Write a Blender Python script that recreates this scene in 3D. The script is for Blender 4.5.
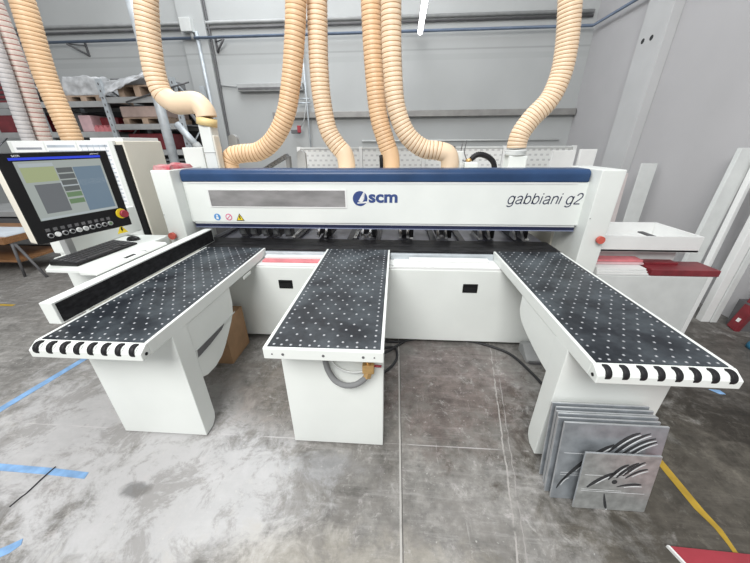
import bpy, bmesh, math, random
from mathutils import Vector, Matrix
for o in list(bpy.data.objects): bpy.data.objects.remove(o)
SC = bpy.context.scene
COL = SC.collection
R = math.radians
random.seed(7)

# ------------------------------------------------------------------ camera
CAM_H = 1.8229
cd = bpy.data.cameras.new('camera'); cam = bpy.data.objects.new('camera', cd); COL.objects.link(cam)
cd.sensor_fit = 'HORIZONTAL'; cd.sensor_width = 36; cd.lens = 297.138 * 36 / 750
cd.clip_start = .05; cd.clip_end = 100
a_, b_, c_ = R(25.0318), R(-3.9228), R(0.3916)
rt = Vector((math.cos(b_), -math.sin(b_), 0))
fw = Vector((math.sin(b_) * math.cos(a_), math.cos(b_) * math.cos(a_), -math.sin(a_)))
up = Vector((math.sin(b_) * math.sin(a_), math.cos(b_) * math.sin(a_), math.cos(a_)))
r2 = rt * math.cos(c_) - up * math.sin(c_); u2 = rt * math.sin(c_) + up * math.cos(c_)
cm = Matrix((r2, u2, -fw)).transposed().to_4x4(); cm.translation = (0, 0, CAM_H)
cam.matrix_world = cm
SC.camera = cam

# ------------------------------------------------------------------ light
w = bpy.data.worlds.new('world'); SC.world = w; w.use_nodes = True
bg = w.node_tree.nodes['Background']; bg.inputs[0].default_value = (.96, .98, 1, 1); bg.inputs[1].default_value = .45
def area(name, loc, target, size, energy, col=(1, 1, 1), sy=None):
    l = bpy.data.lights.new(name, 'AREA'); l.energy = energy; l.color = col; l.size = size
    if sy: l.shape = 'RECTANGLE'; l.size_y = sy
    o = bpy.data.objects.new(name, l); COL.objects.link(o); o.location = loc
    o.rotation_euler = (Vector(target) - Vector(loc)).to_track_quat('-Z', 'Y').to_euler()
    return o
area('skylight', (-1.5, -3.0, 5.8), (0, 2.2, .6), 4.2, 570, (1, .99, .97), 3.0)
area('skylight', (-2.0, 4.6, 6.8), (-1.4, 5.0, 0), 6.5, 330, (.95, .98, 1), 2.6)
SC.view_settings.view_transform = 'Standard'; SC.view_settings.look = 'None'
SC.view_settings.gamma = 1; SC.view_settings.use_curve_mapping = False
SC.view_settings.exposure = .1

# ------------------------------------------------------------------ materials
def mat(name, col, rough=.5, metal=0, var=.06, scale=6, bump=0, bscale=60, emit=None, spec=.5, col2=None, alpha=1, stretch=None):
    m = bpy.data.materials.new(name); m.use_nodes = True
    nt = m.node_tree; b = nt.nodes['Principled BSDF']; L = nt.links.new
    b.inputs['Roughness'].default_value = rough; b.inputs['Metallic'].default_value = metal
    b.inputs['Specular IOR Level'].default_value = spec
    tc = nt.nodes.new('ShaderNodeTexCoord'); src = tc.outputs['Object']
    if stretch:
        mp = nt.nodes.new('ShaderNodeMapping'); mp.inputs['Scale'].default_value = stretch
        L(src, mp.inputs[0]); src = mp.outputs[0]
    n = nt.nodes.new('ShaderNodeTexNoise'); n.inputs['Scale'].default_value = scale; n.inputs['Detail'].default_value = 6
    L(src, n.inputs['Vector'])
    cr = nt.nodes.new('ShaderNodeValToRGB')
    c2 = col2 or tuple(max(0, x * (1 - var * 2)) for x in col); c1 = tuple(min(1, x * (1 + var)) for x in col)
    cr.color_ramp.elements[0].position = .3; cr.color_ramp.elements[1].position = .7
    cr.color_ramp.elements[0].color = (*c2, 1); cr.color_ramp.elements[1].color = (*c1, 1)
    L(n.outputs['Fac'], cr.inputs[0]); L(cr.outputs[0], b.inputs['Base Color'])
    if bump:
        n2 = nt.nodes.new('ShaderNodeTexNoise'); n2.inputs['Scale'].default_value = bscale; L(src, n2.inputs['Vector'])
        bp = nt.nodes.new('ShaderNodeBump'); bp.inputs['Strength'].default_value = bump; bp.inputs['Distance'].default_value = .01
        L(n2.outputs['Fac'], bp.inputs['Height']); L(bp.outputs[0], b.inputs['Normal'])
    if emit:
        b.inputs['Emission Color'].default_value = (*emit[0], 1); b.inputs['Emission Strength'].default_value = emit[1]
    if alpha < 1: b.inputs['Alpha'].default_value = alpha
    return m
M = {}
M['white'] = mat('white_paint', (.74, .77, .745), .42, var=.025, scale=2.5)
M['white2'] = mat('cream_and_shaded_white', (.74, .71, .62), .45, var=.03, scale=2)  # cream parts, and the control cabinet's shaded white put into colour
M['panelw'] = mat('white_laminate', (.74, .75, .74), .5, var=.02)
M['blue'] = mat('navy_paint', (.024, .060, .145), .36, spec=.35, var=.12, scale=3)
M['navy'] = mat('navy_print', (.03, .06, .2), .5, var=.02)
M['black'] = mat('black_plastic', (.009, .009, .010), .33, var=.1, spec=.3)
M['rubber'] = mat('black_rubber', (.013, .013, .015), .5, var=.15, scale=30, spec=.3)
M['bed'] = mat('dark_bed_steel', (.022, .022, .024), .45, spec=.25, var=.35, scale=9, stretch=(1, 3, 6))
M['rail'] = mat('dark_rail', (.07, .07, .085), .4, metal=.4, var=.2, scale=8)
M['steel'] = mat('brushed_steel', (.52, .53, .54), .35, metal=.8, var=.1, scale=20)
M['galv'] = mat('galvanised_steel', (.50, .54, .57), .45, metal=.25, var=.1, scale=8)
M['grey'] = mat('grey_paint', (.38, .39, .39), .5, var=.08)
M['dgrey'] = mat('dark_grey_paint', (.12, .12, .125), .55, var=.12)
M['lgrey'] = mat('light_grey_paint', (.62, .64, .63), .5, var=.04)
M['red'] = mat('red_paint', (.33, .035, .05), .4, var=.1)
M['redfade'] = mat('faded_red_board', (.62, .20, .22), .5, var=.1, scale=10)
M['pink'] = mat('pink_board', (.62, .42, .44), .5, var=.08, scale=8)
M['dred'] = mat('dark_red_board', (.20, .022, .03), .42, var=.15, scale=8)
M['brass'] = mat('brass', (.62, .40, .17), .35, metal=.6, var=.1, scale=30)
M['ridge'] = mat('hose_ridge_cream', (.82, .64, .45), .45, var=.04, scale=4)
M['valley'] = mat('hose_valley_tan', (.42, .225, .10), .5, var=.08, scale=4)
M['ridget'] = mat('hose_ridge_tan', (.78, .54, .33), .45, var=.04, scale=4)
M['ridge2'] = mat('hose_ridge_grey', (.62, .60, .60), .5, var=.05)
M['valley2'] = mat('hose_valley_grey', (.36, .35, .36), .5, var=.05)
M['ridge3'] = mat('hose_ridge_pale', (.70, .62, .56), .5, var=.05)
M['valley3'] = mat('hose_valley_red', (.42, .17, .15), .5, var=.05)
M['plinth'] = mat('dark_plinth', (.05, .045, .05), .7)
M['amber'] = mat('yellow_clamp', (.80, .62, .30), .4)
M['wood'] = mat('brown_wood', (.30, .15, .065), .5, var=.2, scale=6, stretch=(1, 12, 12))
M['pallet'] = mat('pallet_wood', (.42, .31, .23), .7, var=.15, scale=9)
M['card'] = mat('cardboard', (.40, .24, .13), .75, var=.1)
M['plate'] = mat('worn_aluminium_sheet', (.36, .39, .42), .38, metal=.55, var=.14, scale=14)
M['plateedge'] = mat('bare_aluminium_edge', (.62, .64, .66), .35, metal=.6, var=.08, scale=20)
M['plate2'] = mat('dull_aluminium_sheet', (.42, .435, .43), .42, metal=.5, var=.14, scale=22)
M['groove'] = mat('cut_groove', (.035, .037, .04), .6, var=.2)
M['scuff'] = mat('bright_scuff', (.66, .68, .69), .5, var=.1)
M['btape'] = mat('blue_tape', (.20, .36, .60), .55, var=.15, scale=14)
M['ytape'] = mat('yellow_tape', (.46, .30, .03), .55, var=.15, scale=10)
M['paper'] = mat('paper', (.85, .86, .86), .6, var=.01)
M['glass'] = mat('tinted_window', (.27, .265, .265), .22, var=.18, scale=3, stretch=(1, 1, 3))
M['wrap'] = mat('clear_wrap', (.55, .565, .58), .35, var=.18, scale=8, bump=.6, bscale=14)
M['mgrey'] = mat('mid_grey_fabric', (.2, .205, .21), .8, var=.1)
M['yellow'] = mat('yellow_sign', (.80, .62, .03), .5, var=.02)
M['bluesign'] = mat('blue_sign', (.06, .25, .56), .5, var=.02)
M['magenta'] = mat('sign_red_ring', (.62, .12, .25), .5, var=.02)
M['orange'] = mat('orange_red_button', (.56, .11, .08), .4, var=.03)
M['bluebin'] = mat('blue_plastic', (.03, .16, .27), .45, var=.1)
M['lamp'] = mat('lamp_tube', (1, 1, 1), .4, var=0, emit=((1, 1, 1), 9))
M['wallcable'] = mat('cable_black', (.025, .025, .028), .6)
M['bluepipe'] = mat('blue_grey_pipe', (.13, .17, .24), .45, var=.1)
M['skin'] = mat('key_grey', (.05, .05, .055), .5)
# screen: lit display colours
def em(name, col, s=.9): return mat(name, (.02, .02, .02), .15, var=0, emit=(col, s))
M['s_bg'] = em('screen_grey', (.36, .40, .38), .8); M['s_blue'] = em('screen_blue_field', (.13, .19, .25), .9)
M['s_green'] = em('screen_green_field', (.36, .41, .22), .8); M['s_grey'] = em('screen_dark_field', (.12, .13, .14), .9)
M['s_dk'] = em('screen_menu', (.09, .10, .10), .9); M['s_bar'] = em('screen_blue_bar', (.01, .04, .62), 1)
M['s_lt'] = em('screen_light_strip', (.42, .47, .49), .8); M['s_dg'] = em('screen_green_button', (.12, .2, .1), .9)

def mat_table():
    m = mat('black_table_mat', (.03, .034, .045), .4, var=.2, scale=3, spec=.28)
    nt = m.node_tree; L = nt.links.new; b = nt.nodes['Principled BSDF']
    tc = nt.nodes.new('ShaderNodeTexCoord')
    n = nt.nodes.new('ShaderNodeTexNoise'); n.inputs['Scale'].default_value = 3.2; n.inputs['Detail'].default_value = 9; n.inputs['Roughness'].default_value = .62
    L(tc.outputs['Object'], n.inputs['Vector'])
    cr = nt.nodes.new('ShaderNodeValToRGB'); e = cr.color_ramp.elements
    e[0].position = .40; e[0].color = (.012, .015, .020, 1); e[1].position = .72; e[1].color = (.085, .102, .115, 1)
    L(n.outputs['Fac'], cr.inputs[0]); L(cr.outputs[0], b.inputs['Base Color'])
    return m
M['mat'] = mat_table()

def mat_floor():
    m = bpy.data.materials.new('worn_concrete'); m.use_nodes = True
    nt = m.node_tree; b = nt.nodes['Principled BSDF']; L = nt.links.new; N = nt.nodes.new
    tc = N('ShaderNodeNewGeometry'); P = tc.outputs['Position']
    def noise(s, d=6, rough=.6, vec=P, dist=0):
        n = N('ShaderNodeTexNoise'); n.inputs['Scale'].default_value = s; n.inputs['Detail'].default_value = d
        n.inputs['Roughness'].default_value = rough; n.inputs['Distortion'].default_value = dist; L(vec, n.inputs['Vector']); return n.outputs['Fac']
    def ramp(f, p0, c0, p1, c1):
        r = N('ShaderNodeValToRGB'); e = r.color_ramp.elements
        e[0].position = p0; e[0].color = (*c0, 1); e[1].position = p1; e[1].color = (*c1, 1); L(f, r.inputs[0]); return r.outputs[0]
    def mix(f, a, bb, mode='MIX'):
        x = N('ShaderNodeMix'); x.data_type = 'RGBA'; x.blend_type = mode
        if isinstance(f, float): x.inputs[0].default_value = f
        else: L(f, x.inputs[0])
        for s, v in ((6, a), (7, bb)):
            if isinstance(v, tuple): x.inputs[s].default_value = (*v, 1)
            else: L(v, x.inputs[s])
        return x.outputs[2]
    def math_(op, a, bb=None):
        x = N('ShaderNodeMath'); x.operation = op
        for i, v in enumerate((a, bb)):
            if v is None: continue
            if isinstance(v, (int, float)): x.inputs[i].default_value = v
            else: L(v, x.inputs[i])
        return x.outputs[0]
    sep = N('ShaderNodeSeparateXYZ'); L(P, sep.inputs[0]); X, Y = sep.outputs[0], sep.outputs[1]
    base = ramp(noise(1.1, 8), .3, (.195, .187, .176), .72, (.37, .36, .342))
    fine = ramp(noise(14, 10, .72), .32, (.5, .5, .5), .7, (1.12, 1.12, 1.12))
    c = mix(.95, base, fine, 'MULTIPLY')
    c = mix(.8, c, ramp(noise(4.5, 10, .7, dist=.6), .36, (.62, .62, .61), .62, (1.12, 1.12, 1.12)), 'MULTIPLY')
    # streaky scrapes across the slab
    mp = N('ShaderNodeMapping'); mp.inputs['Rotation'].default_value = (0, 0, R(38)); mp.inputs['Scale'].default_value = (1, 9, 1); L(P, mp.inputs[0])
    c = mix(ramp(noise(2.2, 9, .7, mp.outputs[0]), .52, (0, 0, 0), .72, (.5, .5, .5)), c, (.46, .45, .44))
    mp2 = N('ShaderNodeMapping'); mp2.inputs['Rotation'].default_value = (0, 0, R(-70)); mp2.inputs['Scale'].default_value = (1, 6, 1); L(P, mp2.inputs[0])
    c = mix(ramp(noise(2.6, 9, .7, mp2.outputs[0]), .55, (0, 0, 0), .78, (.65, .65, .65)), c, (.125, .118, .112))
    # dusty patch worn round the left hand feet, and pink board dust below the saw
    def blob(cx, cy, rx, ry, hard=1.0):
        dx = math_('DIVIDE', math_('SUBTRACT', X, cx), rx); dy = math_('DIVIDE', math_('SUBTRACT', Y, cy), ry)
        d = math_('SQRT', math_('ADD', math_('MULTIPLY', dx, dx), math_('MULTIPLY', dy, dy)))
        d = math_('ADD', d, math_('MULTIPLY', math_('SUBTRACT', noise(5.0, 12, .72, dist=.4), .5), 2.4))
        return ramp(d, .55, (hard, hard, hard), 1.05, (0, 0, 0))
    c = mix(blob(-1.25, 1.0, .95, .55, .78), c, (.47, .47, .475))
    c = mix(blob(-2.0, 1.4, 1.2, .8, .72), c, (.47, .465, .47))
    c = mix(blob(.45, 1.95, .75, .7, .8), c, (.80, .68, .68), 'MULTIPLY')
    c = mix(ramp(noise(10, 10, .8, dist=.4), .56, (0, 0, 0), .64, (.45, .45, .45)), c, (.48, .455, .45))
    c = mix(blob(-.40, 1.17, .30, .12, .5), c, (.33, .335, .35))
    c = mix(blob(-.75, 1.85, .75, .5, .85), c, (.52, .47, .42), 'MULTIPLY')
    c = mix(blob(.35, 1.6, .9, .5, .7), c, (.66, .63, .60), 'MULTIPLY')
    c = mix(blob(-.2, .6, .9, .28, .4), c, (.40, .37, .31))
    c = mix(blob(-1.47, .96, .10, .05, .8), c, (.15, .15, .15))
    speck = ramp(noise(46, 3, .5), .68, (0, 0, 0), .74, (.6, .6, .6)); c = mix(speck, c, (.5, .49, .47))
    c = mix(ramp(noise(3.4, 12, .78, dist=.5), .50, (0, 0, 0), .57, (.5, .5, .5)), c, (.175, .165, .153))
    c = mix(ramp(noise(7.5, 12, .8, dist=.7), .57, (0, 0, 0), .62, (.42, .42, .42)), c, (.45, .44, .425))
    mp3 = N('ShaderNodeMapping'); mp3.inputs['Rotation'].default_value = (0, 0, R(12)); mp3.inputs['Scale'].default_value = (14, 1, 1); L(P, mp3.inputs[0])
    c = mix(ramp(noise(3.0, 8, .7, mp3.outputs[0]), .62, (0, 0, 0), .70, (.4, .4, .4)), c, (.44, .425, .415))
    c = mix(blob(2.15, 1.0, 1.45, 1.3, .97), c, (.36, .335, .29), 'MULTIPLY')  # darker brown floor at the right, with some shade painted into it
    c = mix(blob(2.9, 2.2, 1.5, 1.1, .95), c, (.36, .34, .32), 'MULTIPLY')  # towards the right wall: dark floor tone plus painted shade
    # slab joints and trolley scrapes
    def line(coord, pos, wdt, wob=.006):
        q = math_('ADD', math_('SUBTRACT', coord, pos), math_('MULTIPLY', math_('SUBTRACT', noise(9, 5), .5), wob))
        return math_('LESS_THAN', math_('ABSOLUTE', q), wdt)
    broke = ramp(noise(7, 6), .38, (0, 0, 0), .5, (1, 1, 1))
    def rgbm(a, bb): return math_('MULTIPLY', a, bb)
    c = mix(rgbm(line(X, .0665, .0055), ramp(noise(5, 6), .3, (.2, .2, .2), .45, (.85, .85, .85))), c, (.44, .43, .41))
    c = mix(rgbm(line(X, .076, .0028), broke), c, (.09, .085, .08))
    c = mix(rgbm(rgbm(line(Y, 1.345, .0035), math_('LESS_THAN', X, .9)), ramp(noise(4, 6), .4, (0, 0, 0), .55, (.6, .6, .6))), c, (.52, .5, .5))
    sk = math_('ADD', X, math_('MULTIPLY', Y, -.2))
    c = mix(rgbm(line(sk, .475, .005, .035), broke), c, (.33, .315, .30))
    c = mix(rgbm(line(sk, .515, .003, .035), broke), c, (.28, .265, .255))
    L(c, b.inputs['Base Color'])
    L(ramp(noise(5, 6), .3, (.42, .42, .42), .7, (.72, .72, .72)), b.inputs['Roughness'])
    b.inputs['Specular IOR Level'].default_value = .35
    bp = N('ShaderNodeBump'); bp.inputs['Strength'].default_value = .15; bp.inputs['Distance'].default_value = .01
    L(noise(30, 6), bp.inputs['Height']); L(bp.outputs[0], b.inputs['Normal'])
    return m
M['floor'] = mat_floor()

def mat_wall(name, col, joints):
    m = mat(name, col, .7, var=.035, scale=.9, bump=.05, bscale=25)
    nt = m.node_tree; L = nt.links.new; N = nt.nodes.new; b = nt.nodes['Principled BSDF']
    src = b.inputs['Base Color'].links[0].from_socket
    tc = N('ShaderNodeNewGeometry'); sep = N('ShaderNodeSeparateXYZ'); L(tc.outputs['Position'], sep.inputs[0])
    for ax, pos, wdt, k in joints:
        s = N('ShaderNodeMath'); s.operation = 'SUBTRACT'; L(sep.outputs[ax], s.inputs[0]); s.inputs[1].default_value = pos
        q = N('ShaderNodeMath'); q.operation = 'ABSOLUTE'; L(s.outputs[0], q.inputs[0])
        t = N('ShaderNodeMath'); t.operation = 'LESS_THAN'; L(q.outputs[0], t.inputs[0]); t.inputs[1].default_value = wdt
        f = N('ShaderNodeMath'); f.operation = 'MULTIPLY'; L(t.outputs[0], f.inputs[0]); f.inputs[1].default_value = 1
        x = N('ShaderNodeMix'); x.data_type = 'RGBA'; L(f.outputs[0], x.inputs[0]); L(src, x.inputs[6])
        x.inputs[7].default_value = (*[v * k for v in col], 1); src = x.outputs[2]
    L(src, b.inputs['Base Color'])
    return m

def mat_slots():
    m = mat('perforated_white_sheet', (.74, .755, .74), .5, var=.03)
    nt = m.node_tree; L = nt.links.new; b = nt.nodes['Principled BSDF']
    tc = nt.nodes.new('ShaderNodeTexCoord'); sw = nt.nodes.new('ShaderNodeSeparateXYZ'); cb = nt.nodes.new('ShaderNodeCombineXYZ')
    L(tc.outputs['Object'], sw.inputs[0]); L(sw.outputs[0], cb.inputs[0]); L(sw.outputs[2], cb.inputs[1])
    br = nt.nodes.new('ShaderNodeTexBrick'); L(cb.outputs[0], br.inputs['Vector'])
    br.inputs['Color1'].default_value = (.50, .51, .51, 1); br.inputs['Color2'].default_value = (.56, .56, .56, 1)
    br.inputs['Mortar'].default_value = (.74, .755, .74, 1); br.inputs['Scale'].default_value = 1
    br.inputs['Brick Width'].default_value = .085; br.inputs['Row Height'].default_value = .07; br.inputs['Mortar Size'].default_value = .023
    br.offset = .5
    L(br.outputs['Color'], b.inputs['Base Color'])
    return m
M['slots'] = mat_slots()

# ------------------------------------------------------------------ mesh helpers
W = {}
class MB:
    def __init__(s): s.v = []; s.f = []; s.m = []; s.sm = []
    def add(s, vs, fs, m=0, smooth=False, T=None):
        k = len(s.v); s.v += [(T @ Vector(p)) if T else Vector(p) for p in vs]
        for f in fs: s.f.append([i + k for i in f]); s.m.append(m); s.sm.append(smooth)
        return s
    def box(s, x0, x1, y0, y1, z0, z1, m=0, T=None):
        vs = [(x, y, z) for z in (z0, z1) for y in (y0, y1) for x in (x0, x1)]
        return s.add(vs, [(0, 2, 3, 1), (4, 5, 7, 6), (0, 1, 5, 4), (2, 6, 7, 3), (0, 4, 6, 2), (1, 3, 7, 5)], m, False, T)
    def prism(s, poly, axis, a0, a1, m=0, T=None, smooth=False):
        n = len(poly)
        def pt(p, a): return {'x': (a, p[0], p[1]), 'y': (p[0], a, p[1]), 'z': (p[0], p[1], a)}[axis]
        vs = [pt(p, a0) for p in poly] + [pt(p, a1) for p in poly]
        s.add(vs, [(i, (i + 1) % n, n + (i + 1) % n, n + i) for i in range(n)], m, smooth, T)
        k = len(s.v) - 2 * n
        s.f.append([k + i for i in range(n)][::-1]); s.f.append([k + n + i for i in range(n)]); s.m += [m, m]; s.sm += [False, False]
        return s
    def cyl(s, p0, p1, r, seg=16, m=0, r1=None, smooth=True, T=None):
        return s.tube([p0, p1], [r, r if r1 is None else r1], seg, m, smooth, T)
    def tube(s, path, rad, seg=10, m=0, smooth=True, T=None, cap=True, mfun=None):
        P = [Vector(p) for p in path]; n = len(P)
        if isinstance(rad, (int, float)): rad = [rad] * n
        k = len(s.v); up_ = None
        for i, p in enumerate(P):
            d = (P[min(i + 1, n - 1)] - P[max(i - 1, 0)]).normalized()
            if up_ is None: up_ = Vector((0, 0, 1)) if abs(d.z) < .9 else Vector((1, 0, 0))
            x = d.cross(up_).normalized(); y = x.cross(d).normalized(); up_ = y
            for j in range(seg):
                t = 2 * math.pi * j / seg; q = p + (x * math.cos(t) + y * math.sin(t)) * rad[i]
                s.v.append((T @ q) if T else q)
        for i in range(n - 1):
            for j in range(seg):
                s.f.append([k + i * seg + j, k + i * seg + (j + 1) % seg, k + (i + 1) * seg + (j + 1) % seg, k + (i + 1) * seg + j])
                s.m.append(mfun(i) if mfun else m); s.sm.append(smooth)
        if cap:
            s.f.append([k + j for j in range(seg)][::-1]); s.f.append([k + (n - 1) * seg + j for j in range(seg)]); s.m += [m, m]; s.sm += [False, False]
        return s
    def ball(s, c, r, m=0, seg=14, rings=8, sc=(1, 1, 1)):
        c = Vector(c); vs = []; fs = []
        for i in range(rings + 1):
            th = math.pi * i / rings
            for j in range(seg):
                ph = 2 * math.pi * j / seg
                vs.append(c + Vector((math.sin(th) * math.cos(ph) * sc[0], math.sin(th) * math.sin(ph) * sc[1], math.cos(th) * sc[2])) * r)
        for i in range(rings):
            for j in range(seg): fs.append((i * seg + j, (i + 1) * seg + j, (i + 1) * seg + (j + 1) % seg, i * seg + (j + 1) % seg))
        return s.add(vs, fs, m, True)
    def build(s, name, mats, parent=None, bevel=0, seg=2, local=False):
        if not isinstance(mats, (list, tuple)): mats = [mats]
        if parent is not None:
            Wm = W[parent]
            vs = s.v if local else [Wm.inverted() @ p for p in s.v]
            off = None
        else:
            xs = [p.x for p in s.v]; ys = [p.y for p in s.v]; zs = [p.z for p in s.v]
            off = Vector(((min(xs) + max(xs)) / 2, (min(ys) + max(ys)) / 2, min(zs))); vs = [p - off for p in s.v]
        me = bpy.data.meshes.new(name); me.from_pydata([tuple(p) for p in vs], [], s.f)
        for mm in mats: me.materials.append(mm)
        for p, mi, sm in zip(me.polygons, s.m, s.sm): p.material_index = mi; p.use_smooth = sm
        bm = bmesh.new(); bm.from_mesh(me); bmesh.ops.remove_doubles(bm, verts=bm.verts, dist=1e-6)
        bmesh.ops.recalc_face_normals(bm, faces=bm.faces); bm.to_mesh(me); bm.free()
        o = bpy.data.objects.new(name, me); COL.objects.link(o)
        if parent is not None: o.parent = parent; W[o] = W[parent]
        else: o.location = off; W[o] = Matrix.Translation(off)
        if bevel:
            bv = o.modifiers.new('bevel', 'BEVEL'); bv.width = bevel; bv.segments = seg; bv.limit_method = 'ANGLE'; bv.angle_limit = R(35)
        return o
def tag(o, label, cat, group=None):
    o['label'] = label; o['category'] = cat
    if group: o['group'] = group
    return o
def thing(name, label, cat, loc=(0, 0, 0), rz=0, group=None):
    o = bpy.data.objects.new(name, None); COL.objects.link(o); o.empty_display_size = .1
    o.location = loc; o.rotation_euler = (0, 0, rz); W[o] = Matrix.Translation(loc) @ Matrix.Rotation(rz, 4, 'Z')
    return tag(o, label, cat, group)
def struct(o): o['kind'] = 'structure'; return o
def B(*a, **k): return MB().box(*a, **k)
def spline(pts, step=.01):
    P = [Vector(p) for p in pts]; out = []
    for i in range(len(P) - 1):
        p0 = P[i - 1] if i else P[0] * 2 - P[1]; p1 = P[i]; p2 = P[i + 1]; p3 = P[i + 2] if i + 2 < len(P) else P[-1] * 2 - P[-2]
        n = max(2, int((p2 - p1).length / step))
        t0 = 0; t1 = (p1 - p0).length ** .5; t2 = t1 + (p2 - p1).length ** .5; t3 = t2 + (p3 - p2).length ** .5
        for k in range(n):
            t = t1 + (t2 - t1) * k / n
            A1 = p0 * ((t1 - t) / (t1 - t0)) + p1 * ((t - t0) / (t1 - t0)); A2 = p1 * ((t2 - t) / (t2 - t1)) + p2 * ((t - t1) / (t2 - t1))
            A3 = p2 * ((t3 - t) / (t3 - t2)) + p3 * ((t - t2) / (t3 - t2))
            B1 = A1 * ((t2 - t) / (t2 - t0)) + A2 * ((t - t0) / (t2 - t0)); B2 = A2 * ((t3 - t) / (t3 - t1)) + A3 * ((t - t1) / (t3 - t1))
            out.append(B1 * ((t2 - t) / (t2 - t1)) + B2 * ((t - t1) / (t2 - t1)))
    out.append(P[-1]); return out
def resample(P, step):
    out = [P[0]]; acc = 0
    for a, b in zip(P, P[1:]):
        L = (b - a).length
        if L < 1e-9: continue
        t = step - acc
        while t <= L: out.append(a.lerp(b, t / L)); t += step
        acc = (acc + L) % step
    return out
def text_mesh(name, txt, x0, x1, z0, z1, y, m, parent, bold=0, shear=0):
    """lettering on a face that looks to -Y, fitted to the given box"""
    cu = bpy.data.curves.new(name, 'FONT'); cu.body = txt; cu.size = 1; cu.extrude = .004; cu.offset = bold; cu.shear = shear
    t = bpy.data.objects.new(name, cu); COL.objects.link(t); bpy.context.view_layer.update()
    me = bpy.data.meshes.new_from_object(t.evaluated_get(bpy.context.evaluated_depsgraph_get())); bpy.data.objects.remove(t)
    xs = [v.co.x for v in me.vertices]; ys = [v.co.y for v in me.vertices]
    ax, bx, ay, by = min(xs), max(xs), min(ys), max(ys); Wi = W[parent].inverted()
    for v in me.vertices:
        v.co = Wi @ Vector((x0 + (v.co.x - ax) / (bx - ax) * (x1 - x0), y - .0008 + (-.0012 if v.co.z > 0 else 0), z0 + (v.co.y - ay) / (by - ay) * (z1 - z0)))
    me.materials.append(m); o = bpy.data.objects.new(name, me); COL.objects.link(o); o.parent = parent; W[o] = W[parent]
    return o
def arc(cx, cy, r, a0, a1, n=8): return [(cx + r * math.cos(R(a0 + (a1 - a0) * i / n)), cy + r * math.sin(R(a0 + (a1 - a0) * i / n))) for i in range(n + 1)]

# ------------------------------------------------------------------ the hall
YW, XW = 7.6, 3.8
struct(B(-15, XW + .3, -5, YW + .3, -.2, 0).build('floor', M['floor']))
M['wallb'] = mat_wall('painted_wall', (.43, .445, .445), [(2, 3.55, .015, .8), (2, 3.42, .05, .93), (0, 9.36, .02, .6)])
M['wallr'] = mat_wall('painted_wall_grey', (.45, .445, .455), [(1, 2.0, .006, .8)])
struct(B(-15, XW + .3, YW, YW + .3, 0, 7).build('wall_back', M['wallb']))
struct(B(XW, XW + .3, -5, YW, 0, 7).build('wall_right', M['wallr']))
struct(B(-4.52, -3.98, YW - .10, YW, 0, 7).build('trim_1', M['wallb'], bevel=.01))
pil = struct(B(XW - .14, XW, 5.42, 5.95, 0, 7).build('trim_2', mat('pillar_paint', (.50, .505, .51), .7, var=.03, scale=2), bevel=.006))
hole = MB()
for yy in (5.83, 5.66): hole.cyl((XW - .1405, yy, 3.18), (XW - .13, yy, 3.18), .035, 14)
struct(hole.build('anchor_hole', M['wallcable'], pil))
struct(B(-2.8, XW - .02, YW - .12, YW, 2.335, 2.46).build('trim_3', mat('ledge_steel', (.30, .295, .285), .5, metal=.3, var=.08), bevel=.01))
# services on the back wall
def wall_tube(name, label, pts, r, m, cat='pipe', group=None): return tag(MB().tube(pts, r, 10).build(name, m), label, cat, group)
yw = YW - .04
wall_tube('conduit', 'pale conduit running along the top of the back wall, the highest of the runs', [(-12, yw, 4.10), (3.70, yw, 4.07)], .032, M['grey'])
wall_tube('conduit', 'slim dark conduit just beneath the highest run on the back wall', [(-12, yw, 3.985), (3.70, yw, 4.0)], .02, M['dgrey'])
wall_tube('air_pipe', 'blue-grey compressed air pipe across the back wall on small brackets', [(-12, YW - .16, 3.80), (XW - .12, YW - .16, 3.82), (XW - .12, 5.6, 3.82)], .026, M['bluepipe'])
wall_tube('wall_pipe', 'thin white pipe low on the back wall above the mesh fence', [(-.8, YW - .03, 1.86), (3.6, YW - .03, 1.86)], .018, M['lgrey'])
wall_tube('wall_cable', 'black cable running down the right edge of the left wall pilaster', spline([(-3.93, yw, 5.2), (-3.945, yw, 4.3), (-3.93, yw, 3.7), (-3.95, yw, 2.2), (-3.95, yw, .5)], .1), .024, M['dgrey'], 'cable')
wall_tube('vertical_conduit', 'thin pale vertical conduit on the left wall pilaster', [(-4.17, YW - .13, 3.92), (-4.17, YW - .13, .4)], .035, M['galv'])
j = thing('junction_box', 'square grey junction box on the left wall pilaster', 'junction box', (-4.31, YW - .10, 3.9))
B(-4.43, -4.20, YW - .24, YW - .10, 3.9, 4.13).build('body', M['lgrey'], j, .01)
MB().cyl((-4.25, YW - .17, 3.9), (-4.25, YW - .17, 3.78), .03).build('cable_gland', M['grey'], j)
for i, (bx, s, lab) in enumerate(((-6.78, -1, 'black triangular pipe bracket on the wall above the racking'), (-3.85, 1, 'dark slanted pipe bracket right of the wall pilaster'))):
    t = thing('pipe_bracket', lab, 'bracket', (bx, YW, 3.58))
    B(bx - .02, bx + .02, YW - .025, YW, 3.58, 3.86).build('wall_plate', M['dgrey'], t)
    MB().cyl((bx, YW - .02, 3.6), (bx + s * .26, YW - .19, 3.77), .02, 8).build('strut', M['dgrey'], t)
    MB().cyl((bx, YW - .02, 3.77), (bx + s * .27, YW - .19, 3.77), .012, 8).build('arm', M['dgrey'], t)
t = thing('wall_heater', 'long grey box unit on the back wall between the hoses', 'wall unit', (-2.8, YW, 2.86))
B(-3.50, -2.05, YW - .14, YW, 2.86, 3.01).build('housing', M['grey'], t, .012)
B(-3.48, -2.07, YW - .155, YW - .14, 2.89, 2.93).build('slot_strip', M['dgrey'], t)
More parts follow.
